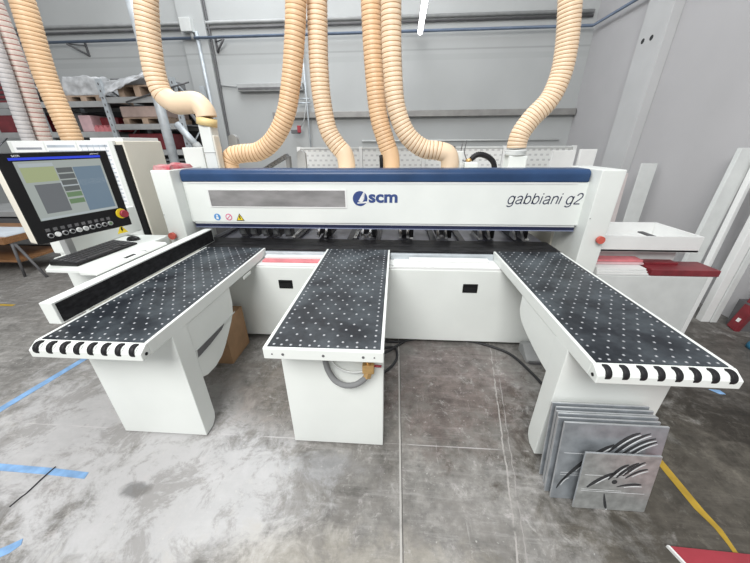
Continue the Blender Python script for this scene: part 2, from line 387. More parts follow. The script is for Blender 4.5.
MB().tube([(-3.5, YW - .05, 2.96), (-3.72, YW - .03, 2.98), (-3.95, YW - .03, 3.0)], .014, 8).build('feed_cable', M['grey'], t)
# ceiling tube lamp
t = thing('tube_lamp', 'lit white fluorescent tube lamp hanging above the saw', 'lamp', (.33, 6.3, 3.70))
d = Vector((-.02, -1, 0)).normalized(); p0 = Vector((.40, 7.15, 3.72)); p1 = p0 + d * 1.6
MB().cyl(p0, p1, .045, 14).build('tube', M['lamp'], t)
MB().cyl(p0 - d * .03, p0, .048, 14).cyl(p1, p1 + d * .03, .048, 14).build('end_cap', M['lgrey'], t)
mb = MB()
for q in (p0.lerp(p1, .2), p0.lerp(p1, .8)): mb.cyl(q + Vector((0, 0, .04)), q + Vector((0, 0, 2.5)), .005, 6)
mb.build('hanger_wire', M['grey'], t)
# thin riser with valve
t = thing('air_drop', 'thin vertical air drop pipe with a red-handled valve behind the hoses', 'pipe', (-1.9, YW - .16, 1.0))
MB().cyl((-1.98, YW - .16, 1.0), (-1.98, YW - .16, 3.82), .018, 8).build('pipe', M['galv'], t)
MB().cyl((-2.2, YW - .16, 2.62), (-1.9, YW - .16, 2.62), .02, 8).cyl((-2.12, YW - .16, 2.70), (-1.9, YW - .16, 2.70), .016, 8).build('manifold', M['galv'], t)
MB().tube([(-1.98, YW - .17, 2.66), (-2.06, YW - .2, 2.3), (-2.2, YW - .2, 2.1)], .012, 6).build('flexible_line', M['grey'], t)
B(-2.38, -2.18, YW - .24, YW - .16, 2.02, 2.10).build('valve', M['dgrey'], t, .01)
B(-2.22, -2.14, YW - .28, YW - .24, 2.04, 2.18).build('valve_handle', M['red'], t, .008)

# ------------------------------------------------------------------ pallet racking and its goods
YR0, YR1 = 6.35, 7.3
rack = thing('pallet_rack', 'grey steel pallet racking along the back wall behind the control cabinet', 'rack', (-6.4, YR0, 0))
for x in (-8.55, -7.1, -5.66, -4.2):
    for y in (YR0, YR1):
        mb = MB(); mb.box(x - .045, x + .045, y - .03, y + .03, 0, 2.95)
        hb = mb
        if y == YR0:
            for k in range(24): hb.box(x - .012, x + .012, y - .032, y - .03, .2 + k * .115, .24 + k * .115, 1)
        mb.build('upright', [M['galv'], M['dgrey']], rack)
    MB().tube([(x, YR0, .3), (x, YR1, 1.0), (x, YR0, 1.7), (x, YR1, 2.4), (x, YR0, 2.9)], .02, 6).build('side_brace', M['galv'], rack)
lev = {0: (2.59, 2.06, 1.3, .5), 1: (2.59, 2.06, 1.3, .5), 2: (2.65, 2.19, 1.72, 1.2, .5)}
bays = [(-8.5, -7.15), (-7.05, -5.71), (-5.61, -4.25)]
for i, (x0, x1) in enumerate(bays):
    for z in lev[i]:
        B(x0, x1, YR0 - .02, YR0 + .03, z - .10, z).build('beam', M['grey'], rack)
        B(x0, x1, YR1 - .03, YR1 + .02, z - .10, z).build('beam', M['grey'], rack)
        B(x0, x1, YR0 + .03, YR1 - .03, z - .03, z - .005).build('shelf_deck', M['dgrey'], rack)
MB().tube([(-5.2, 6.3, 2.56), (-4.2, 6.3, 2.79), (-3.86, 6.3, 2.86)], .014, 8).build('cross_rod', M['dgrey'], rack)
def crate(name, label, cat, x0, x1, y0, y1, z0, z1, m, bev=.015, group=None): return tag(B(x0, x1, y0, y1, z0, z1).build(name, m, None, bev), label, cat, group)
def pallet(label, x0, x1, y0, y1, z, h=.13):
    t = thing('pallet', label, 'pallet', ((x0 + x1) / 2, (y0 + y1) / 2, z))
    for k in range(3):
        xc = x0 + .06 + (x1 - x0 - .12) * k / 2
        B(xc - .06, xc + .06, y0, y1, z, z + h - .025).build('bearer', M['pallet'], t)
    n = 5
    for k in range(n):
        yc = y0 + (y1 - y0) * (k + .5) / n
        B(x0, x1, yc - .06, yc + .06, z + h - .025, z + h).build('board', M['pallet'], t)
    return t
def lump(name, label, cat, x0, x1, y0, y1, z0, z1, m, amp=.05, n=14, seed=1):
    rnd = random.Random(seed); bm = bmesh.new(); bmesh.ops.create_cube(bm, size=1)
    bmesh.ops.subdivide_edges(bm, edges=bm.edges, cuts=n, use_grid_fill=True)
    c = Vector(((x0 + x1) / 2, (y0 + y1) / 2, z0)); sz = Vector((x1 - x0, y1 - y0, z1 - z0))
    from mathutils import noise as NO
    for v in bm.verts:
        p = v.co.copy(); q = Vector((p.x * sz.x, p.y * sz.y, (p.z + .5) * sz.z))
        k = 1 - .12 * (abs(p.x * 2) ** 4 * (p.z + .5) ** 2)
        d = NO.noise_vector(q * 7 + Vector((seed, 0, 0))) * amp
        q = Vector((q.x * k, q.y * k, q.z)) + d
        q.z = max(q.z, 0) if p.z < -.49 else q.z
        if p.z < -.49: q.z = 0
        v.co = q
    me = bpy.data.meshes.new(name); bm.to_mesh(me); bm.free()
    for p in me.polygons: p.use_smooth = True
    me.materials.append(m); o = bpy.data.objects.new(name, me); COL.objects.link(o); o.location = c; W[o] = Matrix.Translation(c)
    return tag(o, label, cat)
def grille_crate(label, x0, x1, y0, y1, z0, z1):
    t = thing('crate', label, 'crate', ((x0 + x1) / 2, (y0 + y1) / 2, z0))
    B(x0 + .02, x1 - .02, y0 + .03, y1, z0, z1 - .02).build('body', M['dgrey'], t)
    k = z0
    while k < z1 - .03:
        B(x0, x1, y0, y0 + .03, k, k + .045).build('slat', M['dred'], t); k += .08
grille_crate('dark red slatted crate at the left end of the upper rack shelf', -8.35, -7.2, 6.42, 7.2, 2.59, 2.97)
grille_crate('dark red slatted crate right of the slotted rack upright, beside the wrapped bundle', -7.0, -6.62, 6.42, 7.2, 2.59, 2.92)
lump('wrapped_bundle', 'bulky bundle in clear grey plastic wrap on the upper rack shelf', 'bundle', -6.56, -5.76, 6.45, 7.2, 2.70, 3.02, M['wrap'], .04, 14, 3)
pallet('wooden pallet beneath the plastic-wrapped bundle on the rack', -6.54, -5.78, 6.42, 7.2, 2.59, .11)
crate('dark_box', 'dark crate filling the shelf behind the pale pink boards', 'crate', -7.0, -6.5, 6.6, 7.2, 2.06, 2.42, M['dgrey'])
crate('board_stack', 'pale pink block of boards on the middle rack shelf', 'boards', -6.42, -6.16, 6.42, 7.1, 2.06, 2.36, M['pink'])
crate('red_box', 'dark red box on the middle rack shelf beside the pale pink block', 'box', -6.14, -5.74, 6.6, 7.1, 2.06, 2.33, M['dred'])
for k in range(4):
    x = -6.12 + k * .1
    tag(MB().prism([(x, 2.06), (x + .095, 2.06), (x + .095, 2.12), (x + .05, 2.18), (x, 2.12)], 'y', 6.38, 6.55).build('red_bracket', M['redfade']),
        'small faded red angled piece in the row before the dark red box', 'bracket', 'red angled pieces on the middle shelf')
crate('dark_red_stack', 'dark red stacked boards low in the left rack bay behind the pale hoses', 'boards', -8.3, -7.2, 6.45, 7.2, 2.06, 2.38, M['dred'])
pallet('tan wooden pallet standing on the top shelf of the right rack bay', -5.38, -4.6, 6.4, 7.2, 2.65, .2)
crate('grey_sheet_stack', 'dark grey sheet stack on top of the tan pallet', 'sheets', -5.56, -4.5, 6.5, 7.2, 2.86, 2.98, M['mgrey'])
# draped plastic sheet
mb = MB(); nu, nv = 18, 8; vs = []
from mathutils import noise as NO
for i in range(nu + 1):
    for k in range(nv + 1):
        s, t_ = i / nu, k / nv
        vs.append((-5.72 + s * .98, 6.30 + .12 * t_ + .05 * NO.noise((s * 6, t_ * 3, 0)), 2.63 + s * .33 + t_ * (.26 - .18 * s) + .03 * NO.noise((s * 9, t_ * 7, 3))))
mb.add(vs, [(i * (nv + 1) + k, (i + 1) * (nv + 1) + k, (i + 1) * (nv + 1) + k + 1, i * (nv + 1) + k + 1) for i in range(nu) for k in range(nv)], 0, True)
o = mb.build('plastic_sheet', M['wrap']); sd = o.modifiers.new('solid', 'SOLIDIFY'); sd.thickness = .006
tag(o, 'crumpled clear plastic sheet draped diagonally across the rack upright', 'plastic sheet')
pallet('wooden pallet carrying the pinkish box on the right rack bay', -5.46, -4.55, 6.4, 7.2, 2.19, .12)
crate('cardboard_stack', 'pinkish brown board box on a pallet in the right rack bay', 'box', -5.46, -4.55, 6.4, 7.15, 2.31, 2.50, mat('pinkish_card', (.47, .36, .32), .7, var=.1))
crate('dark_red_stack', 'dark red boards on the shelf beneath the pinkish box', 'boards', -5.5, -4.6, 6.45, 7.2, 1.72, 2.02, M['dred'])
crate('dark_box', 'black crate behind the pinkish box at the rear of the rack', 'crate', -5.55, -4.3, 7.16, 7.28, 2.31, 2.53, M['black'])
crate('dark_box', 'black crate on the lower shelf of the right rack bay', 'crate', -5.5, -4.35, 6.6, 7.2, 1.2, 1.55, M['black'])
for k in range(5):
    crate('board_offcut', 'grey-green board offcut stacked low in the right rack bay', 'board', -5.5, -4.3, 6.40, 6.58, 1.2 + k * .075, 1.245 + k * .075, M['mgrey'], .004, 'board offcuts in the right rack bay')
crate('added_dark_sheet', 'dark sheet added at the rear of the racking to darken its inside', 'added_dark_sheet', -8.6, -4.16, 7.36, 7.39, .05, 2.62, M['dgrey'], .004)  # unseen dark sheet, added only to darken the rack interior
tag(MB().cyl((-3.97, 5.5, 0), (-3.97, 5.5, 4.6), .075, 18).build('steel_duct', M['galv']), 'pale steel vertical duct pipe in front of the racking', 'pipe')
t = thing('branch_duct', 'slanting grey branch pipe right of the vertical steel duct', 'pipe', (-3.6, 5.75, 0))
MB().cyl((-3.92, 5.75, 2.15), (-3.62, 5.75, 1.76), .06, 14).build('pipe', M['galv'], t)
MB().cyl((-3.66, 5.75, 1.82), (-3.58, 5.75, 1.70), .07, 14).build('collar', M['grey'], t)
B(-3.72, -3.40, 5.65, 5.9, 0, 1.72).build('fan_box', M['dgrey'], t)
tag(MB().cyl((-3.9, 6.1, 2.45), (-2.42, 6.1, .02), .03, 8).build('steel_rod', M['dgrey']), 'dark diagonal rod leaning beside the slanting branch pipe', 'rod')

# ------------------------------------------------------------------ left background: work table and stacked sheets
t = thing('work_table', 'low brown wooden work table with splayed metal legs at the left edge', 'table', (-6.4, 4.1, 0))
B(-7.6, -5.60, 3.74, 4.6, .52, .62).build('table_top', M['wood'], t, .006)
B(-7.5, -5.62, 3.82, 4.5, .22, .25).build('shelf', M['wood'], t)
for p in (((-5.62, 3.79, 0), (-5.55, 3.79, .52)), ((-5.26, 3.79, 0), (-5.5, 3.79, .52)), ((-7.4, 3.79, 0), (-7.4, 3.79, .52)), ((-5.6, 4.5, 0), (-5.6, 4.5, .52)), ((-7.4, 4.5, 0), (-7.4, 4.5, .52))):
    MB().cyl(p[0], p[1], .018, 8).build('leg', M['dgrey'], t)
tag(B(-6.5, -5.6, 3.8, 4.3, .62, .635).build('paper_sheet', mat('bluish_paper', (.66, .72, .78), .6)), 'bluish white sheet lying on the low brown table', 'paper')
for k in range(6):
    tag(B(-8.0 + .05 * (k % 2), -6.3 - .06 * (k % 3), 4.9, 5.7, .0 + k * .13, .10 + k * .13).build('metal_sheet_pack', M['grey'] if k % 2 else M['dgrey'], None, .01),
        'flat grey metal pack in the stack behind the low brown table', 'metal pack', 'metal packs behind the low table')

# ------------------------------------------------------------------ the panel saw
T = .90
saw = thing('panel_saw', 'long white and navy beam panel saw across the whole workshop', 'panel saw', (-.17, 2.9, 0))
YB = 2.887; XL, XR = -2.065, 1.722
g = B(XL, XR, YB, 3.12, 1.10, 1.497).build('beam_panel', M['white'], saw, .006)
pr = [(YB - .012, 1.492), (YB - .014, 1.55)] + [(YB + .035 + .05 * math.cos(R(180 - k * 15)), 1.55 + .052 * math.sin(R(k * 15))) for k in range(1, 7)] + [(3.1, 1.602), (3.14, 1.57), (3.14, 1.492)]
MB().prism(pr, 'x', XL - .0, XR - .01, smooth=False).build('beam_cover', M['blue'], saw, .012, 3)
B(XL + .05, XR - .1, YB - .006, YB + .0, 1.477, 1.4915).build('cover_trim', M['panelw'], saw)
B(XL + .02, XR - .02, YB + .01, 3.1, 1.083, 1.10).build('lower_lip', M['lgrey'], saw)
B(XL + .02, XR - .02, YB + .004, 3.1, 1.052, 1.083).build('pressure_bar', mat('dark_navy_bar', (.012, .016, .05), .35), saw)
B(XL + .02, XR - .02, YB - .004, YB + .02, 1.046, 1.053).build('bar_edge', mat('pale_blue_edge', (.22, .25, .36), .4), saw)
wn = B(-1.82, -.478, YB - .004, YB + .01, 1.260, 1.414).build('viewing_window', M['glass'], saw)
wf = MB()
for (x0, x1, z0, z1) in ((-1.835, -.463, 1.414, 1.424), (-1.835, -.463, 1.250, 1.260), (-1.835, -1.82, 1.26, 1.414), (-.478, -.463, 1.26, 1.414)): wf.box(x0, x1, YB - .007, YB + .01, z0, z1)
wf.build('window_frame', M['panelw'], wn)
# printed marks on the beam
def ell(cx, cy, rx, ry, a0, a1, n=22): return [(cx + rx * math.cos(R(a0 + (a1 - a0) * k / n)), cy + ry * math.sin(R(a0 + (a1 - a0) * k / n))) for k in range(n + 1)]
GLY = {  # plain grotesque letters, x-height 1: strokes and advance width
 'g': ([ell(.43, .50, .38, .50, 0, 360), [(.81, 1.0), (.81, -.08)] + ell(.43, -.08, .38, .30, 0, -150, 12)[1:]], 1.10),
 'a': ([ell(.42, .66, .34, .34, 165, 20, 12) + [(.76, .70), (.76, .16), (.80, .03), (.90, .02)], [(.76, .58), (.40, .50)] + ell(.36, .25, .30, .25, 95, 275, 12) + [(.60, .08), (.76, .28)]], 1.06),
 'b': ([[(.10, 0), (.10, 1.38)], ell(.48, .50, .38, .50, 0, 360)], 1.10),
 'i': ([[(.10, 0), (.10, 1.0)], [(.10, 1.24), (.10, 1.39)]], .44),
 'n': ([[(.10, 0), (.10, 1.0)], [(.10, .55)] + ell(.44, .62, .34, .38, 170, 0, 14) + [(.78, 0)]], 1.04),
 '2': ([ell(.44, 1.0, .36, .38, 170, -35, 14) + [(.10, .12), (.08, .02)], [(.05, .02), (.84, .02)]], 1.10),
 ' ': ([], .50)}
def model_lettering(txt, x, z, xh, y, parent):
    mb = MB(); cx = 0; hw = .074
    for chx in txt:
        st, adv = GLY[chx]
        for P2 in st:
            n = len(P2); A_ = []; B_ = []
            closed = (Vector(P2[0]) - Vector(P2[-1])).length < 1e-6
            for k, p in enumerate(P2):
                a = Vector(P2[k - 1] if k else (P2[-2] if closed else p)); b = Vector(P2[k + 1] if k < n - 1 else (P2[1] if closed else p))
                d = (b - a).normalized(); q = Vector((-d.y, d.x)) * hw; A_.append(Vector(p) + q); B_.append(Vector(p) - q)
            f = lambda v, yy: (x + (cx + v.x + .22 * v.y) * xh * .97, yy, z + (v.y + .30) * xh)
            vs = []
            for a, b in zip(A_, B_): vs += [f(a, y - .0016), f(b, y - .0016), f(a, y), f(b, y)]
            fs = []
            for k in range(n - 1):
                o = 4 * k; fs += [(o, o + 4, o + 5, o + 1), (o, o + 2, o + 6, o + 4), (o + 1, o + 5, o + 7, o + 3)]
            mb.add(vs, fs)
        cx += adv
    return mb.build('model_lettering', mat('dark_print', (.03, .036, .075), .5, var=.02), parent)
lg = MB().cyl((-.335, YB - .0025, 1.341), (-.335, YB, 1.341), .070, 36, smooth=False).build('emblem', M['navy'], saw)
sl = MB()
def flat(poly, y=YB - .0034): sl.prism(poly, 'y', y, y + .0008)
flat([(-.300, 1.405), (-.352, 1.318), (-.318, 1.304), (-.300, 1.33), (-.306, 1.36)])
flat([(-.300, 1.405), (-.29, 1.405), (-.297, 1.33), (-.306, 1.33)])
flat([(-.362, 1.304), (-.25, 1.318), (-.25, 1.306), (-.30, 1.298), (-.36, 1.294)])
sl.build('sail_mark', M['panelw'], lg)
text_mesh('maker_lettering', 'scm', -.253, .022, 1.302, 1.383, YB, M['navy'], saw, bold=.035)
model_lettering('gabbiani g2', 1.035, 1.2805, .0685, YB, saw)
def disc(name, x, z, r, m, y=YB, parent=saw, seg=24): return MB().cyl((x, y - .002, z), (x, y, z), r, seg, smooth=False).build(name, m, parent)
s1 = disc('safety_sticker', -1.79, 1.153, .034, M['bluesign'])
MB().cyl((-1.79, YB - .003, 1.168), (-1.79, YB - .002, 1.168), .009, 12).box(-1.802, -1.778, YB - .003, YB - .002, 1.132, 1.157).build('figure_mark', M['panelw'], s1)
s2 = disc('safety_sticker', -1.67, 1.153, .034, M['magenta'])
MB().cyl((-1.67, YB - .003, 1.153), (-1.67, YB - .002, 1.153), .025, 20).build('white_field', M['panelw'], s2)
TT = Matrix.Translation((-1.67, YB - .0035, 1.153)) @ Matrix.Rotation(R(-45), 4, 'Y')
MB().box(-.027, .027, 0, .0008, -.004, .004, T=TT).build('slash', M['magenta'], s2)
def tri(name, x, z, r, m, y, parent): return MB().prism([(x - r, z - r * .8), (x + r, z - r * .8), (x, z + r * .95)], 'y', y - .002, y).build(name, m, parent)
s3 = tri('safety_sticker', -1.555, 1.150, .042, M['black'], YB, saw); tri('yellow_field', -1.555, 1.149, .032, M['yellow'], YB - .0012, s3)
MB().prism([(-1.56, 1.168), (-1.549, 1.168), (-1.552, 1.145), (-1.545, 1.145), (-1.558, 1.126), (-1.555, 1.14), (-1.562, 1.14)], 'y', YB - .0042, YB - .003).build('hazard_mark', M['black'], s3)
# end columns
for (x0, x1, bx, bz) in ((-2.25, -2.065, -2.19, 1.0), (1.72, 1.915, 1.855, 1.015)):
    c = B(x0, x1, 2.75, 3.25, 0, 1.607).build('end_column', M['white'], saw, .008)
    MB().box(x0 + .022, x1 - .022, 2.7485, 2.75, .42, 1.59).build('cover_plate', M['white'], c)
    MB().cyl((bx, 2.70, bz), (bx, 2.728, bz), .034, 20).cyl((bx, 2.728, bz), (bx, 2.75, bz), .018, 14).build('stop_button', M['orange'], c)
    sc = MB()
    for zz in (.5, 1.2): sc.cyl((x0 + .012, 2.747, zz), (x0 + .012, 2.75, zz), .006, 8)
    sc.build('screw', M['steel'], c)
# base below the bed
def front_panel(x0, x1, hx):
    p = B(x0, x1, 2.45, 2.50, .05, .80).build('front_panel', M['white'], saw, .006)
    h = B(hx - .066, hx + .066, 2.443, 2.452, .585, .672).build('pull_handle', M['black'], p, .008)
    B(hx - .05, hx + .05, 2.440, 2.4435, .60, .637).build('grip_recess', M['rubber'], h)
front_panel(-1.95, -.36, -1.005); front_panel(-.355, 1.55, .690)
B(-1.95, 1.55, 2.56, 3.2, 0, .10).build('plinth', M['plinth'], saw)
B(-2.06, 1.54, 2.50, 3.3, .10, .80).build('base_frame', M['white2'], saw)
B(-1.95, -.0, 2.455, 2.70, .80, .815).build('ledge', M['panelw'], saw); B(0.0, 1.55, 2.455, 2.70, .80, .822).build('ledge', M['panelw'], saw)
B(-1.23, -.66, 2.52, 2.59, .815, .832).build('red_guard_strip', M['redfade'], saw, .003)
B(-1.24, -.66, 2.61, 2.66, .815, .845).build('ledge_rail', M['panelw'], saw, .003)
B(.14, .86, 2.585, 2.64, .822, .85).build('ledge_rail', M['panelw'], saw, .004)
B(-.02, .92, 2.49, 2.55, .822, .83).build('ledge_rail', M['panelw'], saw, .002)
for xa, xb in ((-1.25, -.65), (-.035, .92)): B(xa, xb, 2.655, 2.69, .815, .872).build('support_rail', M['galv'], saw, .004)
B(-2.06, 1.54, 2.69, 3.02, .80, .898).build('cutting_bed', M['bed'], saw, .003)
MB().box(-2.06, 1.54, 2.885, 2.893, .898, .8995).box(-2.06, 1.54, 2.80, 2.804, .898, .8995).build('saw_slot', M['black'], saw)
# rear infeed: dark decks, rails and clamps seen below the beam
B(1.70, 1.72, 3.25, 4.8, 0, 1.2).build('inner_wall', M['white2'], saw)
B(-2.05, 1.56, 3.02, 4.8, .80, .862).build('rear_deck', mat('rear_deck_grey', (.30, .30, .36), .35, metal=.3, var=.2, scale=4), saw)
B(-2.05, 1.5, 3.1, 4.75, 0, .80).build('rear_stand', M['dgrey'], saw)
for k in range(12):
    x = -1.95 + k * .295
    B(x - .03, x + .03, 3.03, 4.8, .862, .893).build('roller_rail', M['rail'], saw)
for x in (-1.10, -.42, .18, .9, 1.38):
    B(x - .018, x + .018, 3.08, 3.5, .893, .905).build('light_slat', M['panelw'], saw)
def clamp(x, y=3.05):
    c = B(x - .055, x + .055, y + .14, y + .34, .905, 1.0).build('clamp', M['dgrey'], saw, .006)
    for s in (-1, 1):
        MB().prism([(y, .905), (y + .16, .915), (y + .16, .985), (y + .09, .985), (y, .925)], 'x', x + s * .04 - .012, x + s * .04 + .012).build('clamp_jaw', M['steel'], c)
    B(x + .06, x + .10, y + .05, y + .35, .90, .99).build('clamp_side', M['black'], c)
for x in (-.78, -.30, .10, .50, .94): clamp(x)
clamp(1.28)
for k in range(5):
    x = -1.66 + k * .125
    c = B(x - .035, x + .035, 3.10, 3.22, .893, 1.0).build('side_roller', M['dgrey'], saw, .005)
    MB().cyl((x - .025, 3.09, .955), (x + .025, 3.09, .955), .036, 14).build('roller_wheel', M['grey'], c)
# machinery standing behind the beam
d = B(-1.965, -1.845, 3.19, 3.34, 1.45, 2.0).build('dust_port', M['white'], saw, .012)
MB().cyl((-1.91, 3.26, 1.99), (-1.895, 3.26, 2.06), .094, 24).build('clamp_ring', M['amber'], d)
MB().box(-1.97, -1.84, 3.185, 3.345, 1.74, 1.745).build('joint_line', M['grey'], d)
B(-2.25, -2.03, 3.28, 3.5, 1.5, 1.79).build('switch_box', M['white'], saw, .008)
B(-1.843, -1.825, 3.19, 3.29, 1.5, 1.9).build('side_plate', M['white2'], saw, .01)
B(-2.05, 1.9, 3.25, 3.80, 1.24, 1.53).build('saw_carriage_housing', M['white2'], saw, .01)
def motor(x, z0, y=3.62):
    m = MB().prism([(x - .05, z0), (x + .05, z0)] + [(x + .05 * math.cos(R(a)), z0 + .17 + .05 * math.sin(R(a))) for a in range(0, 181, 20)], 'y', y, y + .06).build('guard_plate', M['grey'], saw)
motor(-1.88, 1.70, 3.66); motor(-1.10, 1.53, 3.66)
ch = MB()
for k in range(8):
    s = k / 7; x = -1.52 + .27 * s; z = 1.55 + .14 * s
    ch.box(-.017, .017, -.05, .05, -.02, .02, T=Matrix.Translation((x, 3.6, z)) @ Matrix.Rotation(R(-28), 4, 'Y'))
ch.box(-1.25, -1.21, 3.56, 3.64, 1.53, 1.69)
ch.build('cable_chain', M['mgrey'], saw)
# stubs the hoses plug onto
for x, y in ((-1.83, 3.4), (-.553, 3.55), (-.055, 3.56), (.55, 3.32), (1.268, 3.5)):
    MB().cyl((x, y, 1.50), (x, y, 1.54), .088, 20).build('hose_stub', M['lgrey'], saw)
st = MB().cyl((1.255, 3.5, 1.692), (1.25, 3.5, 1.75), .104, 24)
for dx in (-.03, .03): st.cyl((1.255, 3.5, 1.715 + dx * .5), (1.255, 3.5, 1.722 + dx * .5), .108, 24)
st.build('clamp_ring', M['lgrey'], saw)
B(1.17, 1.35, 3.41, 3.6, 1.5, 1.69).build('hose_box', M['white'], saw, .008)
B(.60, .68, 3.34, 3.44, 1.5, 1.74).build('hose_bracket', M['white'], saw, .006)
MB().tube(spline([(-.155, 3.45, 1.5), (-.16, 3.45, 1.66), (-.165, 3.46, 1.70)], .03), .02, 8).build('sensor_stub', M['black'], saw)
B(.72, .86, 3.4, 3.5, 1.5, 1.63).build('terminal_box', M['white'], saw, .01)

# ------------------------------------------------------------------ support tables
class VS: pass
def air_valves(t, x0, x1, y0, y1, edge_rows, label_parent):
    """ball valves: a staggered grid with tighter rows down the long edges"""
    pts = []
    ny = int((y1 - y0) / .058); nx = 6
    for r in range(ny + 1):
        y = y0 + .055 + r * (y1 - y0 - .08) / ny
        for k in range(nx):
            x = x0 + .085 + (k + (.5 if r % 2 else 0)) * (x1 - x0 - .17) / (nx - .5)
            pts.append((x, y))
    m = int((y1 - y0) / .05)
    for r in range(m + 1):
        y = y0 + .02 + r * (y1 - y0 - .04) / m
        pts.append((x0 + .03, y))
        pts.append((x1 - .03, y))
    for k in range(10): pts.append((x0 + .07 + k * (x1 - x0 - .14) / 9, y0 + .018))
    pts.sort(key=lambda p: p[0] ** 2 + p[1] ** 2)
    def one(mb, x, y):
        mb.cyl((x, y, T + .0002), (x, y, T + .0016), .0075, 10, 0, .0068); mb.ball((x, y, T + .0012), .004, 1, 8, 4, (1, 1, .6))
    mats = [mat_valve, mat_ball]
    p0 = pts[0]; mb = MB(); one(mb, *p0); v0 = mb.build('air_valve', mats, t)
    for p in pts[1:100]:
        c = v0.copy(); COL.objects.link(c); c.parent = t; c.location = (p[0] - p0[0], p[1] - p0[1], 0)
    mb = MB()
    for p in pts[100:]: one(mb, *p)
    if pts[100:]: mb.build('air_valve', mats, t)['kind'] = 'stuff'
mat_valve = mat('valve_ring', (.30, .315, .34), .4, metal=.2, var=.15, scale=40); mat_ball = mat('valve_ball', (.55, .56, .57), .3, metal=.3, var=.1)
def leg(t, x0, x1, y0, d=.13, zt=.83):
    l = MB().prism([(y0, .010), (y0 + d - .05, .010), (y0 + d - .012, .045), (y0 + d, .09), (y0 + d, zt), (y0, zt)], 'x', x0, x1).build('leg', M['white'], t, .004)
    for xc in (x0 + .06, x1 - .06): MB().box(xc - .05, xc + .05, y0 + .02, y0 + .09, 0, .011).build('foot', M['rubber'], l, .004)
def side_table(label, x0, x1, yF, outer, hood):
    t = thing('support_table', label, 'support table', ((x0 + x1) / 2, (yF + 2.7) / 2, 0))
    yR = 2.69; th = .074; dch = .058
    mb = MB()
    mb.box(x0, x0 + .018, yF + dch, yR, T - th, T); mb.box(x1 - .018, x1, yF + dch, yR, T - th, T)
    mb.box(x0 + .018, x1 - .018, yF + dch, yR, T - th, T - .012)
    mb.build('frame', M['white'], t, .003)
    B(x0 + .018, x1 - .018, yF + dch + .004, yR, T - .012, T).build('table_top', M['mat'], t, .003)
    n = 8; fr = MB().prism([(yF, T - th), (yF + dch, T - th), (yF + dch, T), (yF + .045, T), (yF, T - .030)], 'x', x0, x1).build('roller_block', M['white'], t, .004)
    for s, xe in ((-1, x0), (1, x1)):
        MB().cyl((xe + s * .002, yF + .03, T - .048), (xe - s * .006, yF + .03, T - .048), .009, 10).build('screw', M['black'], fr)
    for k in range(n):
        x = x0 + .045 + k * (x1 - x0 - .09) / (n - 1)
        rl = MB().cyl((x - .012, yF + .027, T - .027), (x + .012, yF + .027, T - .027), .034, 28).build('roller', M['rubber'], t, .003)
        s = -outer if abs(outer) else 1
        MB().cyl((x + s * .010, yF + .030, T - .031), (x + s * .018, yF + .030, T - .031), .028, 24, 0, .024).build('hub', M['white'], rl)
    air_valves(t, x0 + .018, x1 - .018, yF + dch + .004, yR, 1, label)
    leg(t, x0 + (.0 if outer > 0 else .018), x1 - (.018 if outer > 0 else 0), 1.322)
    h = MB().prism(hood, 'x', x0 + .003, x1 - .003).build('blower_housing', M['white'], t, .006)
    return t, h
hoodL = [(1.45, T - .074), (1.97, T - .074), (1.968, .70), (1.945, .62)] + [(1.90, .565), (1.84, .51), (1.76, .44), (1.69, .395), (1.60, .375), (1.50, .385), (1.45, .41)]
tl, hl = side_table('black-topped support table on the left with edge rollers and a tall side fence', -1.862, -1.254, 1.112, -1, hoodL)
MB().prism([(1.462, .565), (1.475, .615), (1.80, .607), (1.755, .585), (1.60, .568)], 'x', -1.2545, -1.2525).build('vent_slot', M['dgrey'], hl)
MB().prism([(1.455, .618), (1.955, .61), (1.96, .618), (1.455, .626)], 'x', -1.2545, -1.2515).build('seam_fold', M['lgrey'], hl)
hoodR = [(1.45, T - .074), (1.96, T - .074), (1.955, .72), (1.93, .675), (1.87, .64), (1.80, .62), (1.65, .59), (1.53, .575), (1.45, .57)]
tr, hr = side_table('black-topped support table on the right with edge rollers, engraved plates before its leg', .923, 1.535, 1.090, 1, hoodR)
# fence on the left table
fn = B(-1.94, -1.864, 1.30, 2.86, .905, 1.038).build('fence', M['white'], tl, .003)
MB().box(-1.864, -1.8625, 1.315, 2.85, .912, 1.028).build('fence_face', M['bed'], fn)
B(-1.91, -1.864, 1.5, 2.6, .83, .905).build('fence_bracket', M['white2'], tl)
B(-1.2555, -1.249, 2.18, 2.32, .79, .815).build('side_lug', M['white'], tl, .003)
# centre table
x0, x1, yF = -.644, -.040, 1.158
tc = thing('support_table', 'black-topped centre support table with plain bolted front and a hose loop below', 'support table', (-.342, 1.9, 0))
mb = MB(); th = .063
mb.box(x0, x1, yF, yF + .018, T - th, T); mb.box(x0, x0 + .016, yF + .018, 2.69, T - th, T); mb.box(x1 - .016, x1, yF + .018, 2.69, T - th, T)
mb.box(x0 + .016, x1 - .016, yF + .018, 2.69, T - th, T - .012)
mb.build('frame', M['white'], tc, .003)
B(x0 + .016, x1 - .016, yF + .018, 2.69, T - .012, T).build('table_top', M['mat'], tc, .003)
air_valves(tc, x0 + .016, x1 - .016, yF + .018, 2.69, 1, '')
leg(tc, -.636, -.046, 1.322)
for x in (x0 + .045, x0 + .10, x0 + .305, x1 - .10, x1 - .045): MB().cyl((x, yF - .003, T - .032), (x, yF + .002, T - .032), .007 if x not in (x0 + .045, x1 - .045) else .004, 10).build('bolt', M['dgrey'], tc)
MB().tube(spline([(-.368, 1.29, .82), (-.366, 1.285, .72), (-.352, 1.28, .658), (-.316, 1.275, .596), (-.259, 1.272, .568), (-.201, 1.272, .579), (-.154, 1.275, .617), (-.130, 1.278, .655)], .02), .0165, 12).build('air_hose', M['mgrey'], tc)
